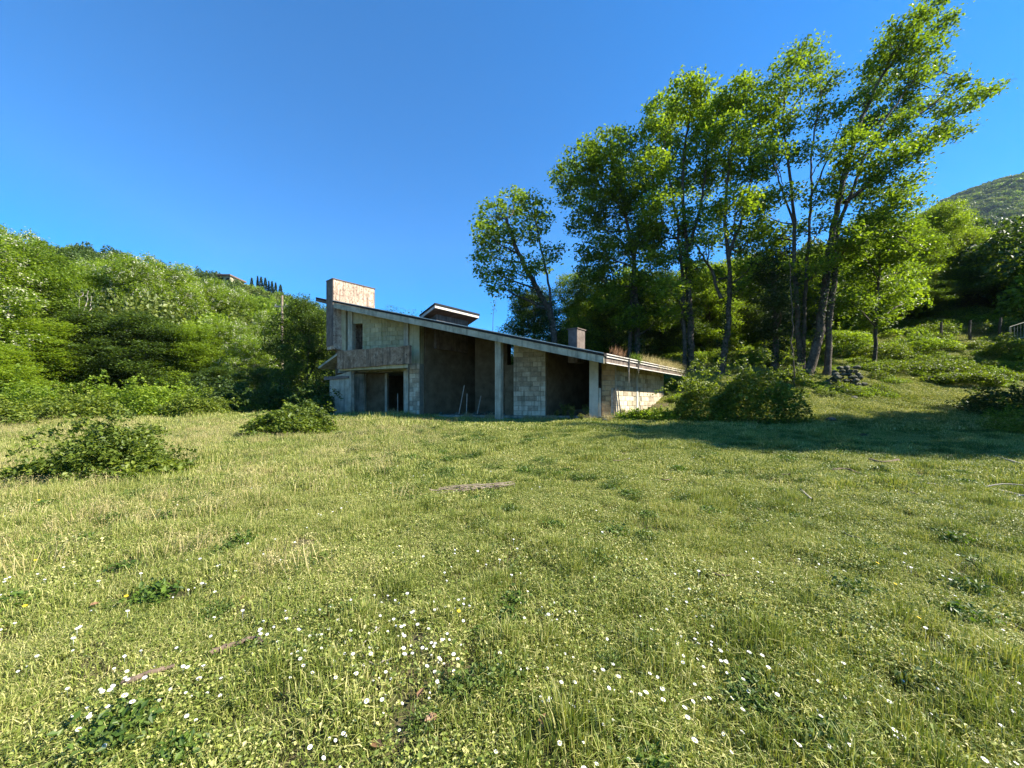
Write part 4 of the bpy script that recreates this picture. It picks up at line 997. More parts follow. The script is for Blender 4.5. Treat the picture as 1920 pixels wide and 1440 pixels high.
n = 3200; yy = np.sqrt(3.2**2 + (17**2 - 3.2**2) * rng.random(n)); xx = rng.uniform(-1.5, .3, n) * yy
k_ = rng.random(n) < smooth(-xx - .08 * yy, .4, 3.5) * (.3 + 1.2 * (fbm(xx * .7, yy * .7 + 50, 2) - .3)); xx, yy = xx[k_], yy[k_]; k_ = ~inside(xx, yy, foot, .2); xx, yy = xx[k_], yy[k_]; n = len(xx); sc_ = rng.uniform(.6, 1.2, n)
scatter('dry_grass', dsc, np.column_stack([xx, yy, ground_z(xx, yy)]), np.column_stack([rng.normal(0, .12, n), rng.normal(0, .12, n), rng.uniform(0, 6.28, n)]), np.column_stack([sc_] * 3), rng.choice(4, n), 'tall feathery dry grass gone to seed on the left of the meadow', 'grass')

# bramble and weed mounds
def mound_mesh(rx, ry, h, n, leaf, lump=.35, shoots=14, seed=0.0, up=.55, inner=.55):
    d = unit(n); d[:, 2] = np.abs(d[:, 2])
    f = 1 + lump * (fbm(d[:, 0] * 1.7 + 7 + seed, d[:, 1] * 1.7 + d[:, 2] * 1.3 + seed, 3) - .5) * 2.6
    rad = (inner + (1 - inner) * rng.random(n) ** .45) * f
    c = d * rad[:, None] * [rx, ry, h]
    L = [c]; A = Acc()
    for k in range(shoots):
        e = unit(1)[0]; e[2] = abs(e[2]) + .25; e /= np.linalg.norm(e); p0 = e * [rx, ry, h] * .8; L_ = h * rng.uniform(.2, .5)
        q = p0 + e * L_ + [0, 0, L_ * .5]; r = q + e * [1, 1, 0] * L_ * .8 + [0, 0, -L_ * .3]
        cv = curve([e * [rx, ry, 0] * .3, p0, q, r], 4); A.add(*tube(cv, np.linspace(leaf * .09, leaf * .03, len(cv)), 3))
        m = max(6, int(L_ / leaf * 7)); t = rng.integers(len(cv) // 2, len(cv), m); L.append(cv[t] + rng.normal(0, leaf * .5, (m, 3)))
    V, F = leaves(np.concatenate(L), leaf, leaf * .68, up=up, var=.45)
    nl = len(F)
    sv = np.concatenate(A.V) if A.V else np.zeros((0, 3)); sf = (np.concatenate(A.F) if A.F else np.zeros((0, 4), int)) + len(V)
    me = np_mesh('foliage', np.vstack([V, sv]), np.vstack([F, sf]))
    mi = np.zeros(len(me.polygons), np.int32); mi[nl:] = 1; me.polygons.foreach_set('material_index', mi); return me
def on_ground(px, py, D0=2.0):
    """where the line of sight through a photo pixel meets the ground"""
    lo = .8; D = lo
    while D < 80:
        p = P(px, py, D)
        if p[2] < float(ground_z(p[0], p[1])): break
        D += .05
    return P(px, py, D)
def bush(name, px, D, wpx, hpx, mat, n, leaf, label, cat='bush', group=None, ry=None, lump=.35, shoots=14, seed=0.0, up=.55):
    x = UR(px) * D; z = float(ground_z(x, D)); rx = wpx / 2 / F_PX * D; h = hpx / F_PX * D
    o = empty(name, (x, D, z - .05), label, cat, group)
    me = mound_mesh(rx, ry or rx * .8, h, n, leaf, lump, shoots, seed, up); link('foliage', me, [M[mat], M['deadwood']], o)
    return o
B1 = 'bramble mounds on the left'
bush('bramble', 205, 6.6, 130, 88, 'leaf_bramble', 9000, .06, 'dark-centred bramble bush in the left foreground meadow', 'bramble', None, .75, seed=1, shoots=60, up=.2)
bush('bramble', 290, 6.7, 80, 34, 'leaf_bramble', 3500, .08, 'low trailing bramble right of the dark-centred bramble bush', 'bramble', None, .7, seed=2)
bush('bramble', 110, 6.7, 70, 34, 'leaf_bramble', 3500, .08, 'low trailing bramble left of the dark-centred bramble bush', 'bramble', None, .7, seed=2.5)
bush('bramble', 555, 12.9, 135, 46, 'leaf_bramble', 9000, .10, 'rounded bramble bush in front of the left end of the house', 'bramble', None, 1.3, seed=3, shoots=24)
for k, (px_, D, w, h, mt, lab) in enumerate([(40, 19, 210, 62, 'leaf_bright', 'bright bramble mound at the left edge below the wood'), (150, 18, 190, 46, 'leaf_bramble', 'long low bramble mound left of centre in the bramble bank'),
     (235, 20, 170, 56, 'leaf_bright', 'bright bramble mound under the dark spreading tree'), (310, 20, 150, 58, 'leaf_bright', 'highest bright bramble mound left of the shaded gap'),
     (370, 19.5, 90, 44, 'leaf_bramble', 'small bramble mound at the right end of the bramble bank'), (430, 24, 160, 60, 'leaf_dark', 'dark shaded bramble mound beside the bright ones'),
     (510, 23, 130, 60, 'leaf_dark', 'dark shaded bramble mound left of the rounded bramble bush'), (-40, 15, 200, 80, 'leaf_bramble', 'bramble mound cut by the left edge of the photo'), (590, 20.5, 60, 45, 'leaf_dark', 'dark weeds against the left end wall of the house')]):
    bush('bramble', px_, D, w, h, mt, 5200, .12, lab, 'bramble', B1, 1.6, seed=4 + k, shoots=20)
bush('bramble', 1408, 16.8, 145, 108, 'leaf_bramble', 15000, .105, 'big rounded bramble bush right of the house', 'bush', None, 1.8, seed=20, shoots=30)
bush('bramble', 1310, 17.2, 105, 84, 'leaf_bramble', 8000, .105, 'bramble bush between the big rounded one and the house', 'bush', None, 1.3, seed=21, shoots=20)
bush('weed_clump', 1205, 17.4, 110, 20, 'leaf_bright', 4200, .09, 'pale weeds growing along the foot of the sunlit side wall', 'weeds', None, .6, seed=22, shoots=26)
bush('weed_clump', 1245, 17.0, 50, 22, 'leaf_bright', 2500, .09, 'small weeds between the side wall and the bramble bushes', 'weeds', None, .5, seed=23)
for k, (px_, D, w, h, mt, lab) in enumerate([(1720, 26, 200, 24, 'leaf_bramble', 'broad bramble mound in the middle of the bank, right of the stone heap'), (1650, 29.5, 120, 26, 'leaf_bramble', 'bramble mound behind the stone heap on the bank'),
     (1725, 30.0, 110, 26, 'leaf_bright', 'bright bramble mound below the wire fence'), (1895, 27, 110, 34, 'leaf_bramble', 'bramble mound at the right edge below the fence'),
     (1470, 24.5, 70, 24, 'leaf_bramble', 'low bramble mound at the foot of the twin trunks'), (1570, 33, 110, 30, 'leaf_bright', 'bright weeds behind the leaning trunk'), (1420, 29, 90, 26, 'leaf_bright', 'bright weeds between the forked trunk and the ivy-covered tree'),
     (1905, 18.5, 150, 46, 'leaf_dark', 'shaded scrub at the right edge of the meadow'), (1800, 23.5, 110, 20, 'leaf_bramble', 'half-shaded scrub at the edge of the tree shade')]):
    bush('bramble', px_, D, w, h, mt, 5200, .12, lab, 'bramble', 'bramble mounds on the right bank', 1.7, seed=30 + k, shoots=18)
bush('weed_clump', 1912, 12.8, 80, 50, 'leaf_yellow', 2200, .07, 'sunlit tall weeds at the right edge of the meadow', 'weeds', None, .7, seed=44, shoots=30)
# cover of small brambles over the bank and the wood floor
cov = proto_collection('bramble_cover', [mound_mesh(.9, .9, .55, 800, .12, .4, 6, s) for s in (1.1, 2.2, 3.3)] + [mound_mesh(.7, .7, .4, 600, .11, .4, 4, 4.4)],
                       [[M['leaf_bramble'], M['deadwood']], [M['leaf_bright'], M['deadwood']], [M['leaf_mid'], M['deadwood']], [M['leaf_yellow'], M['deadwood']]])
def cover(name, px0, px1, D0, D1, n, label, cond=None, s0=.5, s1=1.2):
    k = rng.uniform(UR(px0), UR(px1), n); D = np.sqrt(D0**2 + (D1**2 - D0**2) * rng.random(n)); x = k * D; y = D
    keep = ~inside(x, y, foot, .5)
    if cond is not None: keep &= cond(x, y)
    x, y = x[keep], y[keep]; n = len(x); s = rng.uniform(s0, s1, n)
    scatter(name, cov, np.column_stack([x, y, ground_z(x, y) - .06]), np.column_stack([np.zeros(n), np.zeros(n), rng.uniform(0, 6.28, n)]), np.column_stack([s, s, s * rng.uniform(.6, 1.2, n)]), rng.choice(4, n, p=[.42, .3, .22, .06]), label, 'undergrowth')
cover('bank_undergrowth', 1210, 2150, 21, 32, 1150, 'low green herbs and small brambles on the right bank', lambda x, y: (fbm(x * .33, y * .33, 2) > .47) & (y > 21 + .06 * (26 - x)), .28, .75)
cover('bank_wood_undergrowth', 1210, 2150, 31, 46, 900, 'dense undergrowth under the trees behind the wire fence')
cover('wood_undergrowth', -300, 640, 21.5, 46, 800, 'low green undergrowth at the foot of the left wood')
cover('rear_undergrowth', 640, 1230, 31, 46, 220, 'low green undergrowth behind the house')

# ------------------------------------------------------------------ fence, stones, sticks
def fence_pt(px, D): 
    x = UR(px) * D; return np.array([x, D, float(ground_z(x, D))])
fps = [fence_pt(1765, 30.8), fence_pt(1819, 30.4), fence_pt(1875, 30.0), fence_pt(1935, 29.6), fence_pt(2000, 29.2)]
fo = fps[1]; fence = empty('wire_fence', fo, 'rusty wire fence with dark wooden posts at the top of the right bank', 'fence')
for p in fps:
    q = p - fo; V, F = tube([q + [0, 0, -.4], q + [rng.normal(0, .03), 0, .8], q + [rng.normal(0, .05), 0, 1.6]], [.10, .09, .08], 7, .05); link('post', np_mesh('post', V, F), M['bark'], fence)
A_ = Acc()
for a, b in zip(fps[:-1], fps[1:]):
    a, b = a - fo, b - fo
    for h in np.linspace(.1, 1.35, 8): A_.add(*tube([a + [0, 0, h], (a + b) / 2 + [0, 0, h - .04], b + [0, 0, h]], [.006] * 3, 3))
    for t in np.linspace(0, 1, 20): A_.add(*tube([a + (b - a) * t + [0, 0, .05], a + (b - a) * t + [0, 0, 1.35]], [.005] * 2, 3))
wm = link('wire_mesh', A_.mesh('wire_mesh'), M['membrane'], fence); wm['kind'] = 'stuff'
g0 = fence_pt(1893, 29.0); gate = empty('metal_gate', g0, 'grey tubular metal gate at the right edge of the bank', 'gate')
for a, b in [((0, 0, 0), (.0, 0, 1.2)), ((0, 0, 1.2), (2.2, 0, 1.9)), ((0, 0, .1), (2.2, 0, .8)), ((2.2, 0, .7), (2.2, 0, 1.9))]:
    V, F = tube([a, b], [.035, .035], 6); link('rail', np_mesh('rail', V, F), M['fascia'], gate)
for k in range(9):
    V, F = tube([(.24 * k + .12, 0, .12 + .32 * k * .24), (.24 * k + .12, 0, 1.2 + .32 * k * .24)], [.014] * 2, 5); link('bar', np_mesh('bar', V, F), M['fascia'], gate)

import bmesh
def rock_mesh(seed, sub=2):
    bm = bmesh.new(); bmesh.ops.create_icosphere(bm, subdivisions=sub, radius=1.0)
    r = np.random.default_rng(seed); k = r.normal(size=(6, 3))
    for v in bm.verts:
        p = np.array(v.co); f = 1 + .10 * math.sin(p @ k[0] * 1.5 + 1) + .09 * math.sin(p @ k[1] * 2.2) + r.normal(0, .035)
        for q in k[2:5]:
            q = q / np.linalg.norm(q); d = p @ q
            if d > .72: p = p - q * (d - .72) * .85
        v.co = Vector(p * f)
    me = bpy.data.meshes.new('stone'); bm.to_mesh(me); bm.free(); me.materials.append(M['stone']); return me
RK = [rock_mesh(s) for s in range(6)]
def rock(name, loc, s, parent=None, label=None, group=None):
    o = bpy.data.objects.new(name, RK[rng.integers(6)]); C.objects.link(o); o.location = tuple(float(v) for v in loc)
    o.scale = tuple(float(v) for v in (s * rng.uniform(.9, 1.3), s * rng.uniform(.8, 1.1), s * rng.uniform(.55, .8))); o.rotation_euler = (rng.normal(0, .2), rng.normal(0, .2), rng.uniform(0, 6.28))
    if parent is not None: o.parent = parent
    else: tag(o, label, 'stone', group)
    return o
sp = fence_pt(1590, 23.5); heap = empty('stone_heap', sp, 'heap of dry stones on the bank beside the leaning trunk', 'stone heap')
for lay in range(6):
    wdt = 1.05 * (1 - lay / 8.0)
    for k in range(7 - lay // 2):
        rock('stone', (-.1 + (k / (6 - lay // 2) - .5) * 2 * wdt + rng.normal(0, .04), rng.normal(0, .22), .10 + lay * .2), rng.uniform(.14, .21), heap)
for px_, py_, s, lab in [(1557, 789, .17, 'pale stone lying in the tree shade on the meadow'), (1108, 792, .13, 'small stone in the grass before the light pillar'), (1133, 791, .15, 'rounded stone in the grass before the brown block wall'), (1086, 788, .16, 'stone half hidden by weeds before the dark opening'),
      (1602, 748, .18, 'flat stone at the foot of the bank in the sun'), (1556, 742, .14, 'left one of the two flat stones at the foot of the bank'), (1075, 784, .22, 'brownish stone under the tall weeds before the house'), (1180, 783, .14, 'small stone among the weeds below the side wall'), (1190, 933, .035, 'small white stone in the middle of the meadow')]:
    p = on_ground(px_, py_); rock('stone', p + [0, 0, s * .2], s, None, lab, 'loose stones')

for k in range(34):
    px_ = rng.uniform(800, 1100); 
    if 925 < px_ < 1026 : continue
    q = Plane(WAL.a, WAL.a + WAL.u, -rng.uniform(.3, 2.2)).px(px_, 770)
    rock('stone', (q[0], q[1], FLOOR + .05), rng.uniform(.06, .2), None, 'grey lump of rubble on the floor inside the ' + ('wide middle' if px_ < 925 else 'right') + ' dark opening', 'rubble inside the house')
def stick(pts, r0, r1, label, mat='deadwood', cat='stick', lift=.055, side=()):
    W_ = [on_ground(*p) + [0, 0, lift] for p in pts]; o0 = W_[0]; c = curve([w - o0 for w in W_], 5, .003)
    A = Acc(); A.add(*tube(c, np.linspace(r0, r1, len(c)), 7, .06))
    for f, g, rr in side:
        i0 = int(f * (len(c) - 1)); e = np.array([*g]); cv = curve([c[i0], c[i0] + e * .5 + rng.normal(0, .02, 3), c[i0] + e], 3); A.add(*tube(cv, np.linspace(rr, rr * .4, len(cv)), 5))
    o = link('fallen_stick', A.mesh('fallen_stick', True), M[mat], None, o0); return tag(o, label, cat, 'fallen sticks on the meadow')
stick([(228, 1303), (270, 1284), (328, 1266)], .017, .012, 'lower left half of the broken stick in the left foreground')
stick([(392, 1243), (440, 1224), (478, 1214), (492, 1221)], .016, .009, 'upper right half of the broken stick in the left foreground', side=[(.75, (.06, -.05, .01), .006)])
stick([(1722, 911), (1800, 918), (1860, 923), (1920, 936), (1960, 945)], .008, .018, 'longest bare branch on the meadow, near the right edge', 'greywood', lift=.05, side=[(.4, (.7, .02, .04), .013)])
stick([(1630, 866), (1655, 872), (1684, 868)], .022, .035, 'short thick dark stick right of the thin bent twig')
stick([(1560, 886), (1590, 885), (1625, 900)], .012, .018, 'thin bent twig left of the short thick dark stick')
stick([(1752, 866), (1782, 860)], .02, .03, 'short dark stick upper right of the short thick one')
stick([(1502, 924), (1522, 944)], .012, .02, 'short pale stick tilted downwards in the right meadow', 'greywood')
stick([(1868, 862), (1895, 872), (1935, 884)], .018, .03, 'pale branch under the tall weeds at the right edge', 'greywood', lift=.08, side=[(.5, (.3, -.3, .05), .01)])
stick([(1820, 876), (1850, 880)], .012, .012, 'small dark twig left of the pale branch at the right edge')
stick([(1690, 925), (1725, 936)], .008, .012, 'small twig below the longest bare branch')
stick([(1770, 893), (1795, 897)], .008, .008, 'small twig between the short dark stick and the longest branch')
stick([(735, 1250), (700, 1262), (678, 1240), (690, 1210), (712, 1190)], .005, .003, 'thin curled dry stem in the centre foreground', 'greywood', lift=.05)
stick([(545, 1180), (560, 1155)], .006, .004, 'thin dry stem in the left foreground grass', 'greywood', lift=.04)
# bundle of dry twigs
tb0, tb1 = on_ground(800, 934), on_ground(966, 917); A_ = Acc()
for k in range(38):
    t0 = rng.uniform(0, .8); t1 = min(1, t0 + rng.uniform(.15, .5)); w = .01 + .05 * t0
    a = (tb1 - tb0) * t0 + [0, rng.normal(0, w), rng.uniform(.05, .12)]; b = (tb1 - tb0) * t1 + [0, rng.normal(0, w * 1.3), rng.uniform(.05, .14)]
    A_.add(*tube(curve([a, (a + b) / 2 + rng.normal(0, .015, 3), b], 3), np.linspace(.006, .002, 7), 4))
tag(link('twig_bundle', A_.mesh('twig_bundle'), M['wood'], None, tb0), 'long bundle of dry brown twigs lying in the middle of the meadow', 'dry twigs')

rs = np.random.default_rng(5)
twl = ['in front of the house', 'in the middle of the meadow', 'on the right of the meadow', 'near the shade on the right']
for k, (px_, py_) in enumerate([(1010, 832), (1150, 868), (1240, 905), (1345, 838), (1420, 960), (1465, 895), (1585, 1010), (1330, 1085)]):
    dx, dy = rs.uniform(18, 42), rs.uniform(-9, 9)
    stick([(px_, py_), (px_ + dx * .5, py_ + dy * .5 + 2), (px_ + dx, py_ + dy)], .009, .005, ['thin twig just in front of the house shadow', 'thin twig lying below the right pillar of the house', 'thin twig right of the dry twig bundle', 'thin twig at the tip of the tree shade', 'thin twig in the open middle of the right meadow', 'thin twig between the tree shade and the bent twig', 'thin twig in the lower right meadow', 'lowest thin twig, right of centre'][k], 'deadwood')
# planks and poles leaning on the house
def lean(name, plane, xb, yb, xt, yt, out0, w, label, mat='wood', out1=.06, grp=None, d=.03):
    a = plane.px(xb, yb) + np.append(plane.n * out0, 0); b = plane.px(xt, yt) + np.append(plane.n * out1, 0)
    ax = np.append(plane.u * w / 2, 0); th = np.append(plane.n * d, 0)
    mb = MB(); mb.prism([a - ax, a + ax, b + ax, b - ax], th)
    o = mb.build(name, M[mat], None, a); return tag(o, label, 'plank', grp)
GP = 'old planks leaning on the corner of the house'
lean('plank', WAL, 1148, 779, 1148, 728, .35, .12, 'leftmost of the old planks leaning on the brown corner wall', 'greywood', .1, GP)
lean('plank', WAL, 1154, 780, 1151.5, 727, .45, .07, 'second plank from the left on the house corner', 'wood', .14, GP)
lean('plank', WAL, 1159, 780, 1154, 726, .50, .06, 'third plank from the left on the house corner, slanting most', 'greywood', .22, GP)
lean('plank', WAL, 1163, 779, 1158, 729, .55, .05, 'rightmost thin plank on the house corner', 'wood', .28, GP)
IN = Plane(WAL.a, WAL.a + WAL.u, -.5)
for k, (xb, xt, yt, lab) in enumerate([(862, 871, 722, 'tallest pale pole slanting inside the wide dark opening'), (876, 876, 738, 'upright pale pole inside the wide dark opening'), (896, 902, 742, 'right short pole inside the wide dark opening'), (748, 746, 738, 'thin pole standing in the dark room under the balcony')]):
    lean('pole', IN, xb, 776, xt, yt, .1, .045, lab, 'greywood', .0, 'poles standing inside the house')

# plants on the roof
def eave_pt(s, d=0.0, dz=0.0):
    q = fr + VDIR * s + SN * d; return np.array([q[0], q[1], roof_z(q[0], q[1]) + dz])
def s_at(px):
    k = UR(px); return (k * fr[1] - fr[0]) / (VDIR[0] - k * VDIR[1])
def hang(name, px0, px1, n, up, down, mat, label, w=.014):
    s0_, s1_ = s_at(px0), s_at(px1); o0 = eave_pt((s0_ + s1_) / 2); Vs = []; n_ = n
    s = rng.uniform(s0_, s1_, n_); d = rng.uniform(-.35, .06, n_)
    base = np.array([eave_pt(a, b, .01) for a, b in zip(s, d)]) - o0
    tip = base + np.column_stack([SN[0] * rng.uniform(0, .25, n_), SN[1] * rng.uniform(0, .25, n_), rng.uniform(-down, up, n_)]) + rng.normal(0, .06, (n_, 3)); mid = (base + tip) / 2 + np.column_stack([np.zeros(n_), np.zeros(n_), np.full(n_, .10)])
    wv = np.append(VDIR, 0) * w / 2
    V = np.stack([base - wv, base + wv, mid + wv, mid - wv, tip], 1).reshape(-1, 3); k = np.arange(n_) * 5
    me = np_mesh(name, V, [np.column_stack([k, k+1, k+2, k+3]), np.column_stack([k+3, k+2, k+4])])
    return tag(link(name, me, M[mat], None, o0), label, 'roof plants')
hang('roof_grass', 1232, 1287, 1500, .45, .42, 'grass_dry', 'thick pale dry grass spilling over the low end of the roof')
hang('roof_grass', 1208, 1240, 420, .42, .10, 'grass_dry', 'thinner dry grass standing on the roof edge before the thick tuft')
hang('roof_moss', 1268, 1286, 300, .22, .55, 'leaf_tip', 'green and rusty plants hanging from the far roof corner', .03)
hang('roof_moss', 1192, 1201, 170, .30, .25, 'leaf_bright', 'small green plant on the roof edge left of the dry grass', .025)
hang('roof_moss', 1156, 1172, 200, .38, .05, 'dead_leaf', 'rusty brown dead plant standing on the roof edge', .02)
for px_, y1, lab in [(1176.5, 718, 'long hanging root below the roof edge'), (1194.5, 701, 'shorter hanging root right of the long one')]:
    s = s_at(px_); o0 = eave_pt(s, .07, -.02); L_ = (y1 - 670) / F_PX * 17.5; A_ = Acc()
    for k in range(16):
        l = L_ * rng.uniform(.35, 1); x0 = rng.normal(0, .05); A_.add(*tube(curve([(x0, 0, 0), (x0 * .6 + rng.normal(0, .02), rng.normal(0, .02), -l * .5), (x0 * .2, 0, -l)], 3), np.linspace(.014, .003, 7), 3))
    tag(link('hanging_root', A_.mesh('hanging_root'), M['greywood'], None, o0), lab, 'root', 'roots hanging from the roof edge')
rs_ = P(924, 618, 21.0); rs_[2] = roof_z(rs_[0], rs_[1]) - .02
o = empty('roof_sapling', rs_, 'thin sapling with few leaves growing out of the roof', 'sapling')
cv = curve([(0, 0, 0), (.03, 0, 1.0), (.2, .05, 1.9)], 5); V, F = tube(cv, np.linspace(.018, .006, len(cv)), 5); link('stem', np_mesh('stem', V, F), M['bark'], o)
V, F = leaves(np.concatenate([cv[5:] + rng.normal(0, .10, (len(cv) - 5, 3)) for _ in range(4)]), .12, .08); link('leaves', np_mesh('leaves', V, F), M['leaf_dark'], o)
wr = P(765, 586, 22.5); wr[2] = roof_z(wr[0], wr[1]); n = 260
c = np.column_stack([rng.uniform(-1.3, 1.3, n), rng.uniform(-.4, .4, n), rng.random(n) ** 2 * .42]); c[:, 2] += [roof_z(wr[0] + a, wr[1] + b) - wr[2] for a, b in c[:, :2]]
V, F = leaves(c, .13, .03, up=0); tag(link('roof_weeds', np_mesh('roof_weeds', V, F), M['grass_lush'], None, wr), 'thin weeds on the roof between the chimney and the raised roof light', 'weeds')

# tall weeds in front of the right openings
def weed(px, py, h, n, label, mat='leaf_tip', leaf=.07, grp='tall weeds before the house'):
    p = on_ground(px, py); o = empty('tall_weed', p, label, 'weed', grp); A = Acc(); L = []
    for k in range(n):
        a = rng.uniform(0, 6.28); r = rng.uniform(.05, .35) * h; hh = h * rng.uniform(.6, 1.0)
        cv = curve([(rng.normal(0, .08), rng.normal(0, .08), 0), (math.cos(a) * r * .5, math.sin(a) * r * .5, hh * .6), (math.cos(a) * r, math.sin(a) * r, hh)], 5)
        A.add(*tube(cv, np.linspace(.008, .003, len(cv)), 3)); L.append(np.repeat(cv[2:], 3, axis=0) + rng.normal(0, leaf * .5, (3 * (len(cv) - 2), 3)))
    link('stem', A.mesh('stem'), M['grass_lush'], o); V, F = leaves(np.concatenate(L), leaf, leaf * .55, up=.3); link('leaves', np_mesh('leaves', V, F), M[mat], o)
for px_, py_, h, n, lab in [(1058, 786, .85, 16, 'tallest leafy weed before the dark right opening'), (1072, 787, .7, 14, 'leafy weed right of the tallest one before the opening'), (1103, 788, .75, 12, 'leafy weed at the foot of the light pillar'),
     (1045, 787, .5, 10, 'small weed left of the tallest one before the opening'), (1168, 786, .5, 12, 'weed below the leaning planks'), (1232, 784, .6, 12, 'weed at the end of the side wall'), (1090, 790, .35, 9, 'low weed between the stones before the house')]:
    weed(px_, py_, h, n, lab)

edge = [(x_, rng.uniform(.15, .55)) for x_ in np.sort(rng.uniform(646, 1150, 46))]
ET = Plane(WAL.a, WAL.a + WAL.u, .62); Vs_, Q_, T_, c_ = [], [], [], 0
for x_, h_ in edge:
    q = ET.px(x_, 780); off = -WAL.n * 0 + WAL.n * rng.uniform(-.2, 1.0)
    gx_, gy_ = q[0] + off[0], q[1] + off[1]
    V, q4, t3 = blades(70, .28, .5 * h_, 1.1 * h_, .013, .45); V = V + [gx_, gy_, float(ground_z(gx_, gy_))]
    Vs_.append(V); Q_.append(q4 + c_); T_.append(t3 + c_); c_ += len(V)
tag(link('wall_foot_grass', np_mesh('wall_foot_grass', np.concatenate(Vs_), [np.concatenate(Q_), np.concatenate(T_)]), M['grass_dry']), 'taller ragged grass along the foot of the house front', 'grass', None, 'stuff')
# ------------------------------------------------------------------ flowers
def daisy_mesh(r=.014, h=.075, petals=12, mat=0):
    Vs = []; Fs = []
    tilt = rng.uniform(.1, .5); az = rng.uniform(-.6, .9)
    nrm = np.array([math.sin(tilt) * math.cos(az), -math.sin(tilt) * .8, math.cos(tilt)]); nrm /= np.linalg.norm(nrm)
    A = np.cross(nrm, [0, 1, 0]); A /= np.linalg.norm(A); B = np.cross(nrm, A); c = np.array([0, 0, h])
    V = []; F = []
    for k in range(petals):
        a = k / petals * 6.283; d = A * math.cos(a) + B * math.sin(a); e = A * -math.sin(a) + B * math.cos(a); b = len(V)
        V += [c + d * r * .2, c + d * r * .75 + e * r * .24 + nrm * r * .1, c + d * r * 1.05 + nrm * r * .12, c + d * r * .75 - e * r * .24 + nrm * r * .1]; F.append((b, b+1, b+2, b+3))
    np_ = len(F); b = len(V)
    for k in range(6): a = k / 6 * 6.283; V.append(c + (A * math.cos(a) + B * math.sin(a)) * r * .32 + nrm * r * .16)
    F.append(tuple(range(b, b + 6)))
    s = len(V); w = .0008
    V += [(-w, 0, 0), (w, 0, 0), tuple(c + [w, 0, 0]), tuple(c + [-w, 0, 0])]; F.append((s, s+1, s+2, s+3))
    me = bpy.data.meshes.new('daisy'); me.from_pydata([tuple(float(q) for q in p) for p in V], [], F); me.update()
    for k, p in enumerate(me.polygons): p.material_index = 0 if k < np_ else (1 if k == np_ else 2)
    return me
DZ = [daisy_mesh(.0084 + .0009 * k, .045 + .006 * k) for k in range(5)]
for d in DZ:
    for m in ('petal', 'yellow', 'grass'): d.materials.append(M[m])
n = 19000; yy = np.sqrt(1.2**2 + (9**2 - 1.2**2) * rng.random(n)); xx = rng.uniform(-1, 1, n) * (1.42 * yy + .3)
cl_ = fbm(xx * 1.3 + 5, yy * 1.3 + 60, 3); w = (.06 + smooth(cl_, .44, .62)) * (.8 + .5 * smooth(-xx, -1, 2)) * (1.0 - .955 * smooth(yy, 1.9, 4.0)) * .75
keep = rng.random(n) < w; xx, yy = xx[keep], yy[keep]; o_ = np.argsort(np.hypot(xx, yy)); xx, yy = xx[o_], yy[o_]; nd = min(280, len(xx))
zz = ground_z(xx, yy)
for k in range(nd):
    o = bpy.data.objects.new('daisy', DZ[k % 5]); C.objects.link(o); o.location = (float(xx[k]), float(yy[k]), float(zz[k])); o.rotation_euler = (0, 0, rng.uniform(-.8, .8))
    s_ = float(rng.uniform(.55, 1.15)); o.scale = (s_, s_, s_ * float(rng.uniform(.9, 1.3)))
    tag(o, 'small white daisy open in the foreground grass', 'daisy', 'daisies in the foreground grass')
if len(xx) > nd:
    dcol = proto_collection('daisy_far', [d.copy() for d in DZ], [[M['petal'], M['yellow'], M['grass']]] * 5); m_ = len(xx) - nd
    scatter('far_daisies', dcol, np.column_stack([xx[nd:], yy[nd:], zz[nd:]]), np.column_stack([np.zeros(m_), np.zeros(m_), rng.uniform(-.8, .8, m_)]), np.column_stack([rng.uniform(.6, 1.1, m_)] * 3), rng.integers(0, 5, m_), 'white daisies scattered farther out in the meadow', 'daisies')
YF = daisy_mesh(.010, .10, 9)
for m in ('yellow', 'yellow', 'grass'): YF.materials.append(M[m])
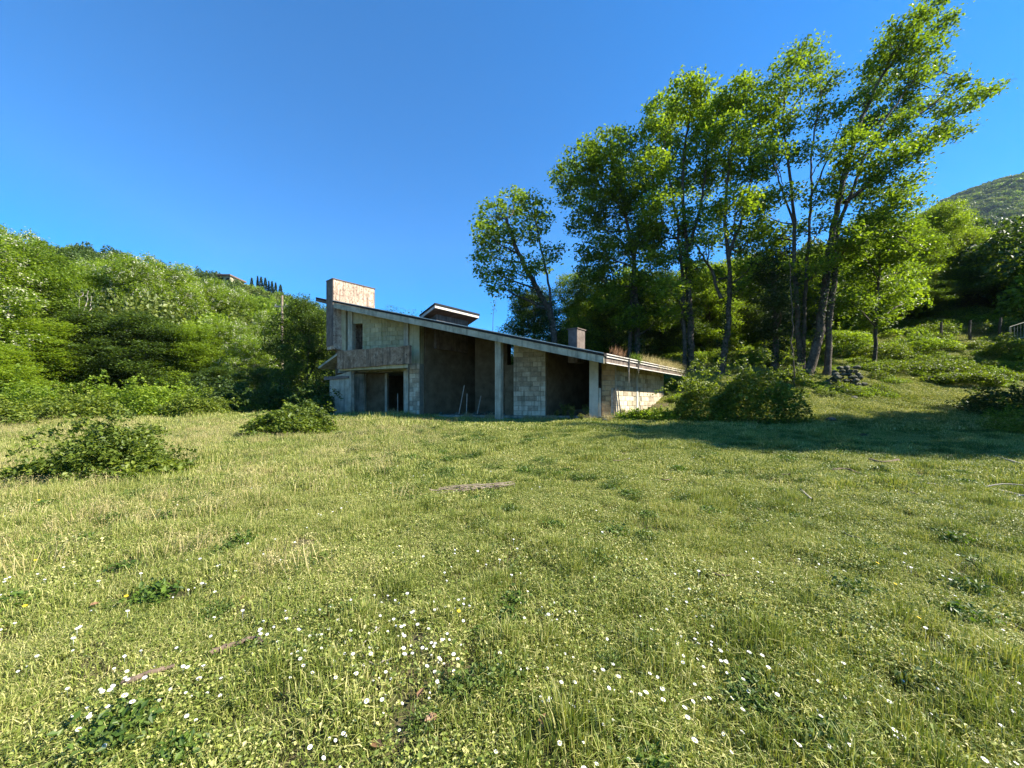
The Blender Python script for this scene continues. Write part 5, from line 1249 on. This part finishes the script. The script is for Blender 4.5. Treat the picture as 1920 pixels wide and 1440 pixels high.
for px_, py_, lab in [(93, 1062, 'yellow flower at the left edge, upper of the left ones'), (20, 1110, 'yellow flower nearest the left edge'), (262, 1130, 'yellow flower right of the two at the left edge'), (864, 1158, 'yellow flower in the centre foreground'), (1625, 1068, 'yellow flower uppermost in the right foreground'),
     (1655, 1107, 'yellow flower below the uppermost right one'), (1694, 1170, 'yellow flower lowest in the right foreground'), (1905, 1028, 'yellow flower at the right edge of the meadow'), (80, 1148, 'yellow flower lower left near the daisies'), (90, 948, 'yellow flower far out on the left near the brambles')]:
    p = on_ground(px_, py_); o = bpy.data.objects.new('yellow_flower', YF); C.objects.link(o); o.location = tuple(float(v) for v in p - np.array([0, .1, 0])); s_ = 1.0 + .10 * p[1]; o.scale = (s_, s_, 1)
    tag(o, lab, 'flower', 'yellow flowers in the meadow')
# dead leaves
def dead_leaf():
    V = [(-.03, 0, 0), (-.012, .018, .008), (.012, .015, .012), (.032, 0, .004), (.010, -.016, .010), (-.014, -.014, .006), (0, 0, -.002)]
    me = bpy.data.meshes.new('dead_leaf'); me.from_pydata(V, [], [(0, 6, 1), (1, 6, 2), (2, 6, 3), (3, 6, 4), (4, 6, 5), (5, 6, 0)]); me.materials.append(M['dead_leaf']); me.update(); return me
DL = dead_leaf()
for px_, py_, lab in [(790, 1315, 'brown dead leaf in the centre foreground beside daisies'), (705, 1415, 'large dead leaf at the bottom, left of centre'), (808, 1365, 'dark dead leaf below the centre daisies'), (1018, 1370, 'upright rusty leaf right of centre at the bottom'), (1088, 1335, 'brown leaf right of the centre tuft'),
     (1625, 1290, 'pale dead leaf on the bare patch at right'), (1500, 1232, 'tan dead leaf in the right foreground'), (977, 1172, 'pinkish dead leaf in the centre'), (455, 1132, 'brown leaf in the left foreground'), (178, 1145, 'reddish dead leaf near the left daisies')]:
    p = on_ground(px_, py_); o = bpy.data.objects.new('dead_leaf', DL); C.objects.link(o); o.location = tuple(float(v) for v in p + np.array([0, 0, .045])); o.rotation_euler = (rng.uniform(.1, .6), rng.normal(0, .3), rng.uniform(0, 6.28)); o.scale = (1.1,) * 3
    tag(o, lab, 'leaf', 'dead leaves in the foreground')

# ------------------------------------------------------------------ air
mh, nh, oh = mat_new('air'); pv = N(nh, 'ShaderNodeVolumePrincipled'); pv.inputs['Density'].default_value = 0.00006; pv.inputs['Color'].default_value = (.62, .80, 1.0, 1); pv.inputs['Anisotropy'].default_value = 0.0
nh.links.new(pv.outputs[0], oh.inputs['Volume'])
hz = MB().prism([(-1900, -700, -90), (3200, -700, -90), (3200, 2500, -90), (-1900, 2500, -90)], (0, 0, 1100)).build('haze', mh); hz['kind'] = 'stuff'
hz['label'] = 'thin blue air between the meadow and the mountain'
